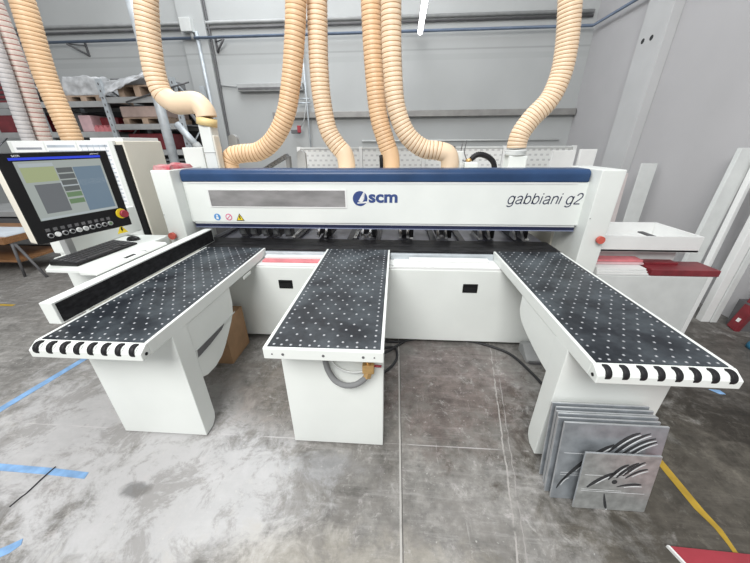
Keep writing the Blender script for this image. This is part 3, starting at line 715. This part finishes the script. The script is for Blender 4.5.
MB().tube(spline([(-.345, 1.305, .80), (-.329, 1.30, .703), (-.291, 1.30, .664), (-.235, 1.295, .648), (-.172, 1.292, .655), (-.14, 1.29, .67)], .02), .006, 8).build('thin_line', M['lgrey'], tc)
cn = B(-.160, -.095, 1.258, 1.312, .668, .728).build('brass_fitting', M['brass'], tc, .006)
MB().cyl((-.136, 1.28, .635), (-.128, 1.28, .672), .024, 6, smooth=False).cyl((-.128, 1.28, .728), (-.128, 1.28, .83), .018, 10).build('hose_nut', M['brass'], cn)
MB().cyl((-.095, 1.28, .712), (-.055, 1.28, .710), .007, 8).build('red_lever', M['red'], cn)

# ------------------------------------------------------------------ hoses
def hose(label, pts, r=.092, pitch=.037, mats=('ridge', 'valley'), depth=.032, smooth=0):
    P = resample(spline(pts, .01), pitch / 5)
    rad = []; ns = len(P) - int(smooth / (pitch / 5))
    for i in range(len(P)):
        ph = i % 5; k = (0, .8, 1, .8, 0)[ph]
        rad.append(r * (1 - depth + depth * (k if i < ns else .9)))
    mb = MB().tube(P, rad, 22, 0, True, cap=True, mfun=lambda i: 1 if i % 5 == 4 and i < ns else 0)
    o = mb.build('extraction_hose', [M[mats[0]], M[mats[1]]])
    return tag(o, label, 'hose', None)
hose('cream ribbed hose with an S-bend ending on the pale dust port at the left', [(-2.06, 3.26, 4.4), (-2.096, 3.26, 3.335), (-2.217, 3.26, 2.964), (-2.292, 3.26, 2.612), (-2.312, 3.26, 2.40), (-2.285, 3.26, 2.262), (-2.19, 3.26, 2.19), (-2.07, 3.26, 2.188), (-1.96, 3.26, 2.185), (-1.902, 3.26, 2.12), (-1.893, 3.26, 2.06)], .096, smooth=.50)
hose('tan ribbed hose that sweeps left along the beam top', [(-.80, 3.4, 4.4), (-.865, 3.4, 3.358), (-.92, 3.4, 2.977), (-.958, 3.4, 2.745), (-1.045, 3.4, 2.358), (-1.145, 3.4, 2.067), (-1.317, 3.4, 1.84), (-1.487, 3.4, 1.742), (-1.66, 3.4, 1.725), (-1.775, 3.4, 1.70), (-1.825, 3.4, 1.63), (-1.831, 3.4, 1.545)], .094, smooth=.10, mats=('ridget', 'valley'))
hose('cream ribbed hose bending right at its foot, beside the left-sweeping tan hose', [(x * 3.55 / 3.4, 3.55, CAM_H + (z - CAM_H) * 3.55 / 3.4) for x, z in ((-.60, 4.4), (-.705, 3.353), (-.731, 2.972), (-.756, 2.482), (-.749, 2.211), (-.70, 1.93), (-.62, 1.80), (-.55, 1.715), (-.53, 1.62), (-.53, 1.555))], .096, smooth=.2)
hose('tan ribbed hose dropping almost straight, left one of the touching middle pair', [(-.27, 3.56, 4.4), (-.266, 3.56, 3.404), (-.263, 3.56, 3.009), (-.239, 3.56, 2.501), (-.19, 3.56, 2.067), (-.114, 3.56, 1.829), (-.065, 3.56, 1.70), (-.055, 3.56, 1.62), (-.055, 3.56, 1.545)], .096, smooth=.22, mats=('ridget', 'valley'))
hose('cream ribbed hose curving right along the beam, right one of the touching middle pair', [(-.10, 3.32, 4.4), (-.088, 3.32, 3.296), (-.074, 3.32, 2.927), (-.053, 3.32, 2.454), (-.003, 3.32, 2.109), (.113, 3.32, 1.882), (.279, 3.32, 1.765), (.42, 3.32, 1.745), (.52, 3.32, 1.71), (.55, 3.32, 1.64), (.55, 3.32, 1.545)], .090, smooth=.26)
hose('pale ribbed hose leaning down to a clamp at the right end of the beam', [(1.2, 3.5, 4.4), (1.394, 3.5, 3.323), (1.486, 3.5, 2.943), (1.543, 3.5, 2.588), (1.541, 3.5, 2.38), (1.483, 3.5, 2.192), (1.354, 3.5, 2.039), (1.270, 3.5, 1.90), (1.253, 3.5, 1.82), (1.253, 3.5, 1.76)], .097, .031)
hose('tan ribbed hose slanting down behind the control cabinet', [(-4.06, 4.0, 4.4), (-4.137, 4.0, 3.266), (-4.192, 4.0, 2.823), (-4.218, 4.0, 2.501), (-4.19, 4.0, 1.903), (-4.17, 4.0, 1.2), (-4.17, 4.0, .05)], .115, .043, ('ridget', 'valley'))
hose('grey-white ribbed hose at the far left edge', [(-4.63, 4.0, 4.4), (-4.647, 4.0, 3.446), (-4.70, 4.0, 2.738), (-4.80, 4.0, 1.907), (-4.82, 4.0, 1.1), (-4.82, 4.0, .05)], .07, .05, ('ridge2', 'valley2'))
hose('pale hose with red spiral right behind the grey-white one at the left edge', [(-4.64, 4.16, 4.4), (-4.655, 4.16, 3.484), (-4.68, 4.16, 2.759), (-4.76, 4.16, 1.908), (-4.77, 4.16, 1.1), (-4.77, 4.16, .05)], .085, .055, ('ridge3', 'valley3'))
t = thing('power_conduit', 'black corrugated cable conduit arching above the beam right of centre', 'cable', (.95, 3.5, 1.53))
P = resample(spline([(.80, 3.5, 1.655), (.86, 3.5, 1.70), (.95, 3.5, 1.69), (1.035, 3.5, 1.63), (1.07, 3.5, 1.53)], .01), .008)
MB().tube(P, [.03 if i % 2 else .026 for i in range(len(P))], 12).build('sleeve', M['rubber'], t)
MB().cyl((.75, 3.5, 1.635), (.81, 3.5, 1.66), .02, 10).build('end_fitting', M['brass'], t)
MB().tube(spline([(.70, 3.52, 1.82), (.69, 3.52, 1.72), (.72, 3.52, 1.64), (.76, 3.51, 1.64)], .02), .006, 6).tube(spline([(.74, 3.53, 1.84), (.73, 3.53, 1.72), (.76, 3.52, 1.65)], .02), .005, 6).build('thin_wires', M['dgrey'], t)

# ------------------------------------------------------------------ perforated fence behind the saw
fc = thing('mesh_fence', 'low white perforated guard fence standing behind the saw beam', 'fence', (.6, 5.0, 0))
edges = [-1.52, -.55, .42, .86, 1.62, 2.62]
for x0, x1 in zip(edges, edges[1:]): B(x0 + .03, x1 - .03, 4.99, 5.01, .12, 1.74).build('perforated_panel', M['slots'], fc)
for x in edges: B(x - .025, x + .025, 4.97, 5.03, 0, 1.77).build('post', M['panelw'] if x != .86 else M['dgrey'], fc)
B(edges[0], edges[-1], 4.975, 5.025, 1.74, 1.765).build('top_rail', M['lgrey'], fc)
tag(B(1.96, 2.24, 4.2, 4.24, 0, 1.72).build('white_board', M['panelw'], None, .004), 'plain white upright board behind the right end of the beam', 'board')
tag(B(2.27, 2.46, 4.15, 4.2, 0, 1.735).build('white_board', M['panelw'], None, .004), 'narrow bright white board just right of the plain upright one', 'board')

# ------------------------------------------------------------------ control cabinet, console and screen
cb = thing('control_cabinet', 'tall white control cabinet behind the screen, shading put into its body colour', 'cabinet', (-3.26, 3.28, 0))
B(-3.86, -2.67, 3.04, 3.56, 0, 1.855).build('body', M['white2'], cb, .008)  # side shading of the white cabinet is put into this cream tone
d = B(-3.85, -2.745, 3.0, 3.038, .06, 1.862).build('door', M['white'], cb, .006)
MB().cyl((-2.80, 2.99, 1.02), (-2.80, 3.0, 1.02), .014, 10).build('door_lock', M['dgrey'], d)
B(-2.745, -2.685, 3.01, 3.04, .1, 1.82).build('door_gap', M['black'], cb)
tag(B(-3.02, -2.68, 3.06, 3.54, 1.855, 1.885).build('white_sheet', M['panelw'], None, .003), 'white sheet lying on top of the control cabinet', 'sheet')
def chart(name, label, x0, x1, z0, z1, kind):
    t = thing(name, label, 'paper sheet', ((x0 + x1) / 2, 2.9985, z0), 0)
    B(x0, x1, 2.9975, 2.9995, z0, z1).build('sheet', M['paper'], t)
    mb = MB(); y0, y1 = 2.9967, 2.9975
    if kind == 0:
        mb.box(x0 + .03, x0 + .30, y0, y1, z1 - .07, z1 - .05).box(x0 + .03, x1 - .06, y0, y1, z1 - .12, z1 - .095)
        for k in range(6): mb.box(x0 + .05, x1 - .08, y0, y1, z1 - .16 - k * .04, z1 - .15 - k * .04)
    else:
        for k in range(int((z1 - z0) / .04) - 1):
            zz = z1 - .03 - k * .04
            mb.box(x0 + .015, x1 - .015, y0, y1, zz - .022, zz - .010 if k else zz)
        if kind == 2:
            for k in range(5): mb.box(x0 + .03 + k * (x1 - x0) / 5.2, x0 + .035 + k * (x1 - x0) / 5.2, y0, y1, z0 + .03, z1 - .03)
    mb.build('printed_lines', mat('print_ink', (.50, .56, .63) if kind else (.30, .32, .35), .6, var=.15), t)
chart('chart_sheet', 'white printed sheet with a grey heading at the left of the cabinet door', -3.80, -3.47, 1.35, 1.852, 0)
chart('chart_sheet', 'white sheet of pale printed tables in the middle of the cabinet door', -3.45, -3.13, 1.35, 1.852, 1)
chart('chart_sheet', 'white sheet with a bluish grid at the right of the cabinet door', -3.11, -2.79, 1.25, 1.852, 2)

con = thing('operator_console', 'white operator console with a black touch screen and button row', 'control console', (-2.35, 2.2, 0))
# local frame of the tilted-round screen: x runs along it to the right, -y faces the operator
ST = Matrix.Translation((-2.254, 1.661, 0)) @ Matrix.Rotation(math.atan2(.959, .284), 4, 'Z')
class SB(MB):
    def build(s, name, m, parent, bevel=0, seg=2):
        s.v = [ST @ p for p in s.v]; return MB.build(s, name, m, parent, bevel, seg)
B(-2.56, -2.14, 1.98, 2.60, .02, 1.045).build('pedestal', M['white'], con, .008)
B(-2.54, -2.18, 2.04, 2.56, 0, .02).build('plinth', M['plinth'], con)
B(-2.60, -2.45, 1.99, 2.68, 1.068, 1.30).build('back_box', M['white'], con, .008)
B(-2.44, -2.39, 1.93, 1.98, 1.068, 1.40).build('screen_post', M['grey'], con, .004)
MB().box(-2.47, -2.36, 1.95, 1.99, 1.36, 1.44).build('post_head', M['grey'], con, .004)
MB().prism([(-2.06, 1.685), (-2.06, 2.47), (-2.50, 2.47), (-2.50, 1.90), (-2.33, 1.688)], 'z', 1.045, 1.068).build('keyboard_tray', M['white'], con, .003)
dr = MB().prism([(-2.06, 1.068), (-1.955, 1.062), (-1.945, 1.042), (-2.06, 1.042)], 'y', 1.66, 2.33).build('drawer', M['white'], con, .004)
B(-1.99, -1.965, 1.93, 2.02, 1.0625, 1.066).build('drawer_slot', M['black'], dr)
B(-2.06, -1.95, 2.10, 2.104, 1.0615, 1.069).build('drawer_seam', M['grey'], dr)
ms = SB().box(0, .565, 0, .085, 1.249, 1.782).build('screen_housing', M['white2'], con, .012)
bz = SB().box(-.002, .567, -.014, 0, 1.247, 1.784).build('bezel', M['black'], con, .008, 3)
y = -.0145
sb = SB().box(.060, .508, y - .002, y, 1.387, 1.735).build('screen', M['s_bg'], con)
def scr(name, m, x0, x1, z0, z1, k=1): return SB().box(x0, x1, y - .002 - .0008 * k, y - .002, z0, z1).build(name, M[m], sb)
scr('title_bar', 's_bar', .045, .512, 1.742, 1.756)
scr('drawing_field', 's_green', .075, .235, 1.615, 1.700)
scr('drawing_header', 's_lt', .075, .235, 1.702, 1.722)
scr('preview_field', 's_grey', .105, .235, 1.425, 1.600)
scr('list_field', 's_blue', .33, .495, 1.405, 1.69)
scr('light_strip', 's_lt', .235, .50, 1.575, 1.61, 1)
for k in range(5): scr('menu_button', 's_dk' if k < 4 else 's_dg', .242, .325, 1.660 - k * .038, 1.690 - k * .038, 2)
scr('menu_button', 's_dg', .242, .325, 1.465, 1.495, 2)
scr('status_bar', 's_lt', .065, .50, 1.39, 1.402)
text_mesh('maker_mark', 'scm', 0, .034, 0, .011, 0, M['panelw'], con)
for nm, tx, xa, xb in (('maker_mark', 'scm', .066, .10), ('model_mark', 'gabbiani g2', .455, .508)):
    o = [c for c in bpy.data.objects if c.name == 'maker_mark'][0] if nm == 'maker_mark' else text_mesh(nm, tx, 0, xb - xa, 0, .010, 0, M['panelw'], con)
    o.data.transform(W[con]); o.data.transform(Matrix.Translation((xa, -.0145, 1.760))); o.data.transform(W[con].inverted() @ ST)
for k in range(10):
    x = .07 + k * .0388
    bt = SB().cyl((x, -.014, 1.292), (x, -.026, 1.292), .0155, 18, 0).build('push_button', M['lgrey'] if k in (1, 4, 5) else M['steel'], con)
    SB().cyl((x, -.026, 1.292), (x, -.0275, 1.292), .0105, 14).build('button_cap', M['panelw'] if k == 1 else (M['grey'] if k in (4, 5) else (M['black'] if k != 9 else M['s_dg'])), bt)
    SB().box(x - .011, x + .011, -.0155, -.0145, 1.317, 1.337).build('button_label', M['dgrey'], bz)
es = SB().cyl((.515, -.014, 1.345), (.515, -.022, 1.345), .036, 24).build('stop_plate', M['yellow'], con)
SB().cyl((.515, -.022, 1.345), (.515, -.045, 1.345), .016, 16).cyl((.515, -.045, 1.345), (.515, -.064, 1.345), .029, 24, 0, .025).build('emergency_stop', M['red'], es)
wt = SB().prism([(.445, 1.200), (.52, 1.200), (.4825, 1.262)], 'y', -.012, -.010).build('warning_sign', M['yellow'], con)
SB().prism([(.479, 1.245), (.490, 1.245), (.486, 1.228), (.492, 1.228), (.480, 1.21), (.482, 1.223), (.476, 1.223)], 'y', -.0135, -.012).build('bolt_mark', M['black'], wt)
# keyboard: local x along its length, local y towards its back row
KR = R(88); KT = Matrix.Translation((-2.155, 1.745, 1.0685)) @ Matrix.Rotation(KR, 4, 'Z')
kb = thing('keyboard', 'black computer keyboard on the console tray', 'keyboard', KT.translation, KR)
MB().prism([(0, 0), (.21, 0), (.21, .034), (0, .016)], 'x', 0, .50).build('case', M['black'], kb, .004, local=True)
for r in range(5):
    for k in range(17 if r else 4):
        c0 = MB(); yy = .016 + r * .037; zz = .016 + .086 * yy
        a, b = ((.018 + k * .0275, .018 + k * .0275 + .0235) if r else ((.018, .09), (.10, .30), (.31, .375), (.40, .475))[k])
        c0.prism([(yy, zz), (yy + .030, zz + .0026), (yy + .028, zz + .009), (yy + .002, zz + .0065)], 'x', a, b)
        c0.build('key', M['skin'], kb, local=True)
mp = Vector((-2.27, 2.36, 1.0685))
o = MB().ball(mp, .032, 0, 18, 10, (1.8, 1.2, 1.1)); o.v = [Vector((p.x, p.y, max(p.z, mp.z))) for p in o.v]
tag(o.build('mouse', M['black']), 'black computer mouse beside the keyboard on the console tray', 'mouse')
lump('red_cloth', 'crumpled red and pinkish cloth lying on top of the left saw column', 'cloth', -2.235, -2.085, 2.78, 3.12, 1.607, 1.645, mat('red_cloth', (.36, .05, .07), .7, var=.25, scale=16, col2=(.55, .36, .36)), .035, 18, 5)

# ------------------------------------------------------------------ right side: cabinet, boards and box
sc_ = thing('side_cabinet', 'light grey side cabinet right of the saw column', 'cabinet', (2.48, 3.1, 0))
B(1.95, 2.985, 2.76, 3.4, 0, .655).build('body', M['lgrey'], sc_, .004)
B(1.955, 2.955, 2.75, 2.76, .03, .65).build('front_sheet', M['lgrey'], sc_, .002)
B(2.957, 3.0, 2.748, 2.765, 0, .655).build('corner_strip', M['panelw'], sc_, .003)
for k in range(3):
    tag(B(1.95, 2.42 - .01 * k, 2.755 + .01 * k, 3.0, .658 + k * .022, .678 + k * .022).build('white_board', M['panelw'], None, .002),
        ('bottom', 'middle', 'top')[k] + ' white board of the small stack on the side cabinet', 'board', 'white boards on the side cabinet')
for k in range(2):
    tag(B(1.95, 2.43, 2.86 + .02 * k, 3.0, .7255 + k * .022, .7455 + k * .022).build('pink_board', M['pink'] if k == 0 else M['redfade'], None, .002),
        ('pale pink board above the white stack on the side cabinet', 'faded red board uppermost on the side cabinet stack')[k], 'board')
tag(B(2.44, 3.05, 2.755, 3.0, .658, .718).build('dark_red_board', M['dred'], None, .003), 'thick dark red board on the right end of the side cabinet', 'board')
tag(B(2.47, 2.78, 2.90, 3.0, .718, .738).build('dark_red_board', M['dred'], None, .003), 'short dark red board lying on the thick dark red one', 'board')
tb = thing('white_tray', 'shallow open white box tray raised behind the side cabinet', 'tray', (2.5, 3.2, .84))
mb = MB(); mb.box(1.96, 2.93, 2.92, 3.50, .84, .86)
B(1.96, 2.93, 2.92, 2.94, .84, .995).build('front_wall', M['panelw'], tb, .002); B(1.96, 2.93, 3.48, 3.5, .84, .995).build('back_wall', M['panelw'], tb, .002)
B(1.96, 1.98, 2.94, 3.48, .84, .995).build('side_wall', M['panelw'], tb, .002); B(2.91, 2.93, 2.94, 3.48, .84, .995).build('side_wall', M['panelw'], tb, .002)
mb.build('base', M['panelw'], tb)
B(2.45, 2.50, 2.93, 3.1, .985, .997).build('latch', M['dgrey'], tb)
mb = B(2.06, 2.83, 3.02, 3.06, .66, .84).build('support_panel', M['lgrey'], tb)
# boards leaning on the right wall
def lean(name, label, cat, x0, x1, y, th, h, top_dx, top_dy, m, group=None, z0=0, bev=.004):
    """upright board whose foot stands at x0..x1 and whose head leans by top_dx, top_dy"""
    vs = [(x0, y, z0), (x1, y, z0), (x1, y + th, z0), (x0, y + th, z0)]
    vs += [(x + top_dx, yy + top_dy, z0 + h) for x, yy, _ in vs]
    mb = MB().add(vs, [(0, 3, 2, 1), (4, 5, 6, 7), (0, 1, 5, 4), (1, 2, 6, 5), (2, 3, 7, 6), (3, 0, 4, 7)])
    return tag(mb.build(name, m, None, bev), label, cat, group)
lean('door_leaf', 'thick white leaf leaning on the right wall, foremost of the leaning leaves', 'board', 3.415, 3.50, 3.03, .07, 1.55, .13, .12, M['panelw'])
lean('door_leaf', 'light grey leaf close beside the foremost white leaning leaf', 'board', 3.505, 3.57, 3.02, .09, 1.5, .13, .12, M['lgrey'])
lean('door_leaf', 'pale grey leaf standing between the side cabinet and the foremost leaves', 'board', 3.27, 3.44, 3.36, .05, 1.75, .35, .30, M['lgrey'])
lean('door_leaf', 'slim white leaf standing right beside the pale grey one', 'board', 3.46, 3.50, 3.27, .06, 1.70, .29, .30, M['panelw'])
lean('thin_board', 'tall thin grey sheet leaning on the wall pillar', 'board', 3.40, 3.62, 4.60, .02, 1.53, .12, .22, M['lgrey'])
lean('thin_board', 'narrow pale pinkish strip leaning left of the thin grey sheet', 'board', 3.18, 3.27, 4.55, .03, 1.40, .10, .25, mat('pale_pink_strip', (.60, .545, .535), .6))
lean('thin_board', 'white strip leaning between the saw column and the pinkish strip', 'board', 3.04, 3.12, 4.55, .03, 1.42, .10, .25, M['lgrey'])
rp = thing('red_machine_part', 'dark red slanted bar part at the right edge of the floor', 'machine part', (3.66, 2.9, 0))
Tm = Matrix.Translation((3.59, 2.90, 0)) @ Matrix.Rotation(R(14), 4, 'Y')
MB().prism([(-.05, 0), (.05, .02), (.06, .55), (-.05, .57)], 'x', 0, .05, T=Tm).build('bar', M['dred'], rp, .004)
B(3.66, 3.76, 2.86, 3.02, 0, .30).build('foot_block', M['dgrey'], rp)
MB().box(-.004, 0, -.02, .01, .10, .14, T=Tm).build('label_plate', M['panelw'], rp)
o = MB().ball((3.50, 2.55, .0), .075, 0, 20, 12, (1, 1, 1.5)); o.v = [Vector((p.x, p.y, max(p.z, 0))) for p in o.v]
tag(o.build('plastic_canister', M['bluebin']), 'dark blue rounded plastic canister on the floor at the right edge', 'canister')

# ------------------------------------------------------------------ engraved plates before the right leg
def plate(label, cx, y0, wd, hh, lean_dy, th, mm, marks, seed, group=None, xs=0):
    t = thing('engraved_plate', label, 'metal plate', (cx, y0, 0), 0, group)
    ang = math.asin(min(.9, lean_dy / hh)); Tm = Matrix.Translation((cx, y0, .002)) @ Matrix.Rotation(-ang, 4, 'X')
    MB().box(-wd / 2, wd / 2, 0, th, 0, hh, T=Tm).build('sheet', mm, t, .0015)
    MB().box(-wd / 2 - .0004, wd / 2 + .0004, th * .12, th * .88, hh - .001, hh + .0006, T=Tm).box(-wd / 2 - .0006, -wd / 2 + .001, th * .12, th * .88, 0, hh, T=Tm).build('cut_edge', M['plateedge'], t)
    if marks:
        def stroke(mb, pts, w0, w1, y, mi=0):
            n = len(pts); L_ = []; R_ = []
            for i, p in enumerate(pts):
                a = Vector(pts[max(i - 1, 0)]); b = Vector(pts[min(i + 1, n - 1)]); d = (b - a).normalized(); q = Vector((-d.y, d.x))
                s = i / (n - 1); ww = (w0 + (w1 - w0) * s) * (1 - .7 * abs(2 * s - 1) ** 3) + .0006
                L_.append(Vector(p) + q * ww); R_.append(Vector(p) - q * ww)
            mb.prism([tuple(p) for p in L_ + R_[::-1]], 'y', y, y + .0012, mi, T=Tm)
        for (ax, az, bx, bz, bow, w0, w1) in marks:
            pts = [((ax + (bx - ax) * k / 8) * wd, (az + (bz - az) * k / 8 + bow * 4 * (k / 8) * (1 - k / 8)) * hh) for k in range(9)]
            g = MB(); stroke(g, pts, w0, w1, -.0011); stroke(g, [(p[0] + .006, p[1] - .014) for p in pts[2:]], w0 * .25, w1 * .3, -.0009, 1)
            g.build('cut_groove', [M['groove'], M['scuff']], t)
        rnd = random.Random(seed); e = MB()
        for zz in (.36, .33, .62):
            e.box(-wd * .45, wd * (.1 if zz != .33 else .42), -.0006, 0, hh * zz, hh * zz + .002, T=Tm)
        e.build('scribed_line', M['scuff'], t)
    return t
mk_big = [(-.42, .25, .02, .76, .06, .011, .012), (-.02, .66, .24, .92, .04, .010, .009), (.02, .62, .34, .92, .04, .011, .006), (.10, .62, .40, .86, .04, .008, .007), (.16, .60, .42, .82, .03, .006, .007), (-.46, .14, -.36, .32, .04, .006, .002)]
mk_small = [(-.38, .40, -.02, .70, .04, .011, .007), (-.12, .56, .10, .84, .05, .010, .007), (-.02, .60, .22, .88, .04, .009, .006), (.06, .64, .30, .90, .03, .008, .005), (.10, .60, .36, .78, .03, .005, .006), (.02, .44, .34, .50, .02, .004, .009), (-.12, .30, -.04, .02, -.02, .004, .008)]
labs = ['rearmost plain metal plate of the leaning pack, against the right table leg', 'metal plate second from the rear in the leaning pack', 'metal plate third from the rear in the leaning pack',
        'metal plate fourth from the rear in the leaning pack', 'metal plate just behind the large engraved front plate']
for k in range(5):
    plate(labs[k], 1.165 + .004 * ((k * 3) % 4) - .003 * k, 1.196 - k * .024, .515 - .004 * (k % 2), .500 - .006 * (k % 3), .088, .013, M['plate'], None, k, 'plates leaning on the right table leg')
plate('large grey plate with curved dark grooves, front of the leaning pack', 1.168, 1.066, .515, .50, .088, .014, M['plate'], mk_big, 11)
ps = plate('small square grooved plate leaning on the front of the larger one', 1.196, 1.022, .372, .372, .058, .012, M['plate2'], mk_small, 12)
ang = math.asin(.058 / .372); Tm = Matrix.Translation((1.196, 1.022, .002)) @ Matrix.Rotation(-ang, 4, 'X')
MB().cyl(Tm @ Vector((-.01, -.0012, .195)), Tm @ Vector((-.01, 0, .195)), .014, 16, smooth=False).build('centre_hole', M['groove'], ps)

# ------------------------------------------------------------------ things on the floor
t = thing('cardboard_box', 'brown cardboard box on the floor behind the left table leg', 'box', (-1.62, 2.2, 0))
B(-1.80, -1.44, 2.05, 2.38, 0, .42).build('carton', M['card'], t, .004)
MB().box(-1.64, -1.60, 2.048, 2.05, .1, .42).build('packing_tape', mat('brown_tape', (.34, .2, .1), .35), t)
t = thing('foot_pedal', 'grey foot pedal on the floor behind the right table leg', 'pedal', (1.29, 2.33, 0), 0)
MB().prism([(2.22, 0), (2.42, 0), (2.42, .10), (2.36, .11), (2.22, .03)], 'x', 1.22, 1.36).build('cover', M['grey'], t, .006)
B(1.24, 1.34, 2.20, 2.23, .0, .02).build('treadle', M['dgrey'], t)
def floor_cable(label, pts, r=.012): return tag(MB().tube(spline(pts, .03), r, 10).build('floor_cable', M['wallcable']), label, 'cable')
floor_cable('black cable snaking from the saw base to the right table leg', [(.45, 2.56, .014), (.80, 2.50, .014), (.98, 2.42, .014), (1.11, 2.32, .014), (1.20, 2.10, .014), (1.25, 1.9, .014), (1.30, 1.6, .014)])
floor_cable('black cable looped on the floor beside the centre table leg', [(-.45, 1.75, .013), (-.20, 1.90, .013), (-.02, 2.06, .013), (.05, 2.22, .013), (.02, 2.36, .013), (-.10, 2.33, .013), (-.16, 2.20, .030), (-.06, 2.24, .045), (.06, 2.40, .013), (.20, 2.54, .013)])
floor_cable('second black cable lying against the front of the saw base', [(-.35, 2.50, .013), (-.02, 2.45, .013), (.12, 2.47, .013), (.30, 2.54, .013)])
def strip(name, label, poly, m, cat='floor tape'): return tag(MB().prism(poly, 'z', 0.0002, .0022).build(name, m), label, cat)
strip('blue_tape', 'blue floor tape running back beside the left table', [(-3.00, 1.43), (-2.94, 1.40), (-2.84, 2.1), (-2.83, 2.62), (-2.89, 2.62), (-2.90, 2.1)], M['btape'])
strip('blue_tape', 'wide blue floor tape strip before the left table leg', [(-2.7, 1.060), (-2.10, 1.050), (-1.84, 1.038), (-1.83, 1.0), (-2.10, 1.010), (-2.7, 1.018)], M['btape'])
strip('blue_tape', 'short torn blue tape scrap in the bottom left corner', [(-1.98, .62), (-1.92, .60), (-1.86, .64), (-1.84, .675), (-1.86, .70), (-1.90, .67)], M['btape'])
strip('blue_tape', 'blue tape scrap on the floor behind the right table corner', [(2.56, 1.98), (2.60, 1.93), (2.645, 1.93), (2.64, 1.975)], M['btape'])
strip('yellow_tape', 'yellow floor line running from the leaning plates to the front', [(1.665, 1.62), (1.715, 1.62), (1.712, 1.05), (1.722, .96), (1.705, .87), (1.735, .80), (1.725, .60), (1.675, .60), (1.672, .80), (1.688, .90), (1.690, .97), (1.668, 1.06)], M['ytape'])
strip('yellow_tape', 'faint yellow floor line at the far left by the low table', [(-6.2, 2.94), (-4.75, 2.93), (-4.75, 2.97), (-6.2, 2.99)], M['ytape'])
t = thing('red_sheet', 'red sheet panel lying on the floor in the bottom right corner', 'panel', (1.75, .7, 0))
MB().prism([(1.385, .868), (2.3, .842), (2.3, .45), (1.50, .45), (1.44, .70)], 'z', .001, .016).build('panel_sheet', M['red'], t, .002)
MB().prism([(1.375, .870), (1.386, .868), (1.441, .70), (1.431, .70)], 'z', .001, .0175).build('white_edge', M['panelw'], t)
tag(MB().tube(spline([(-2.10, .83, .004), (-2.092, .883, .004), (-2.085, .90, .0045), (-2.083, .98, .006), (-2.078, 1.04, .006), (-2.075, 1.056, .0065)], .03), .0035, 6).build('wire_offcut', M['wallcable']), 'thin black wire offcut lying over the wide blue tape', 'wire')
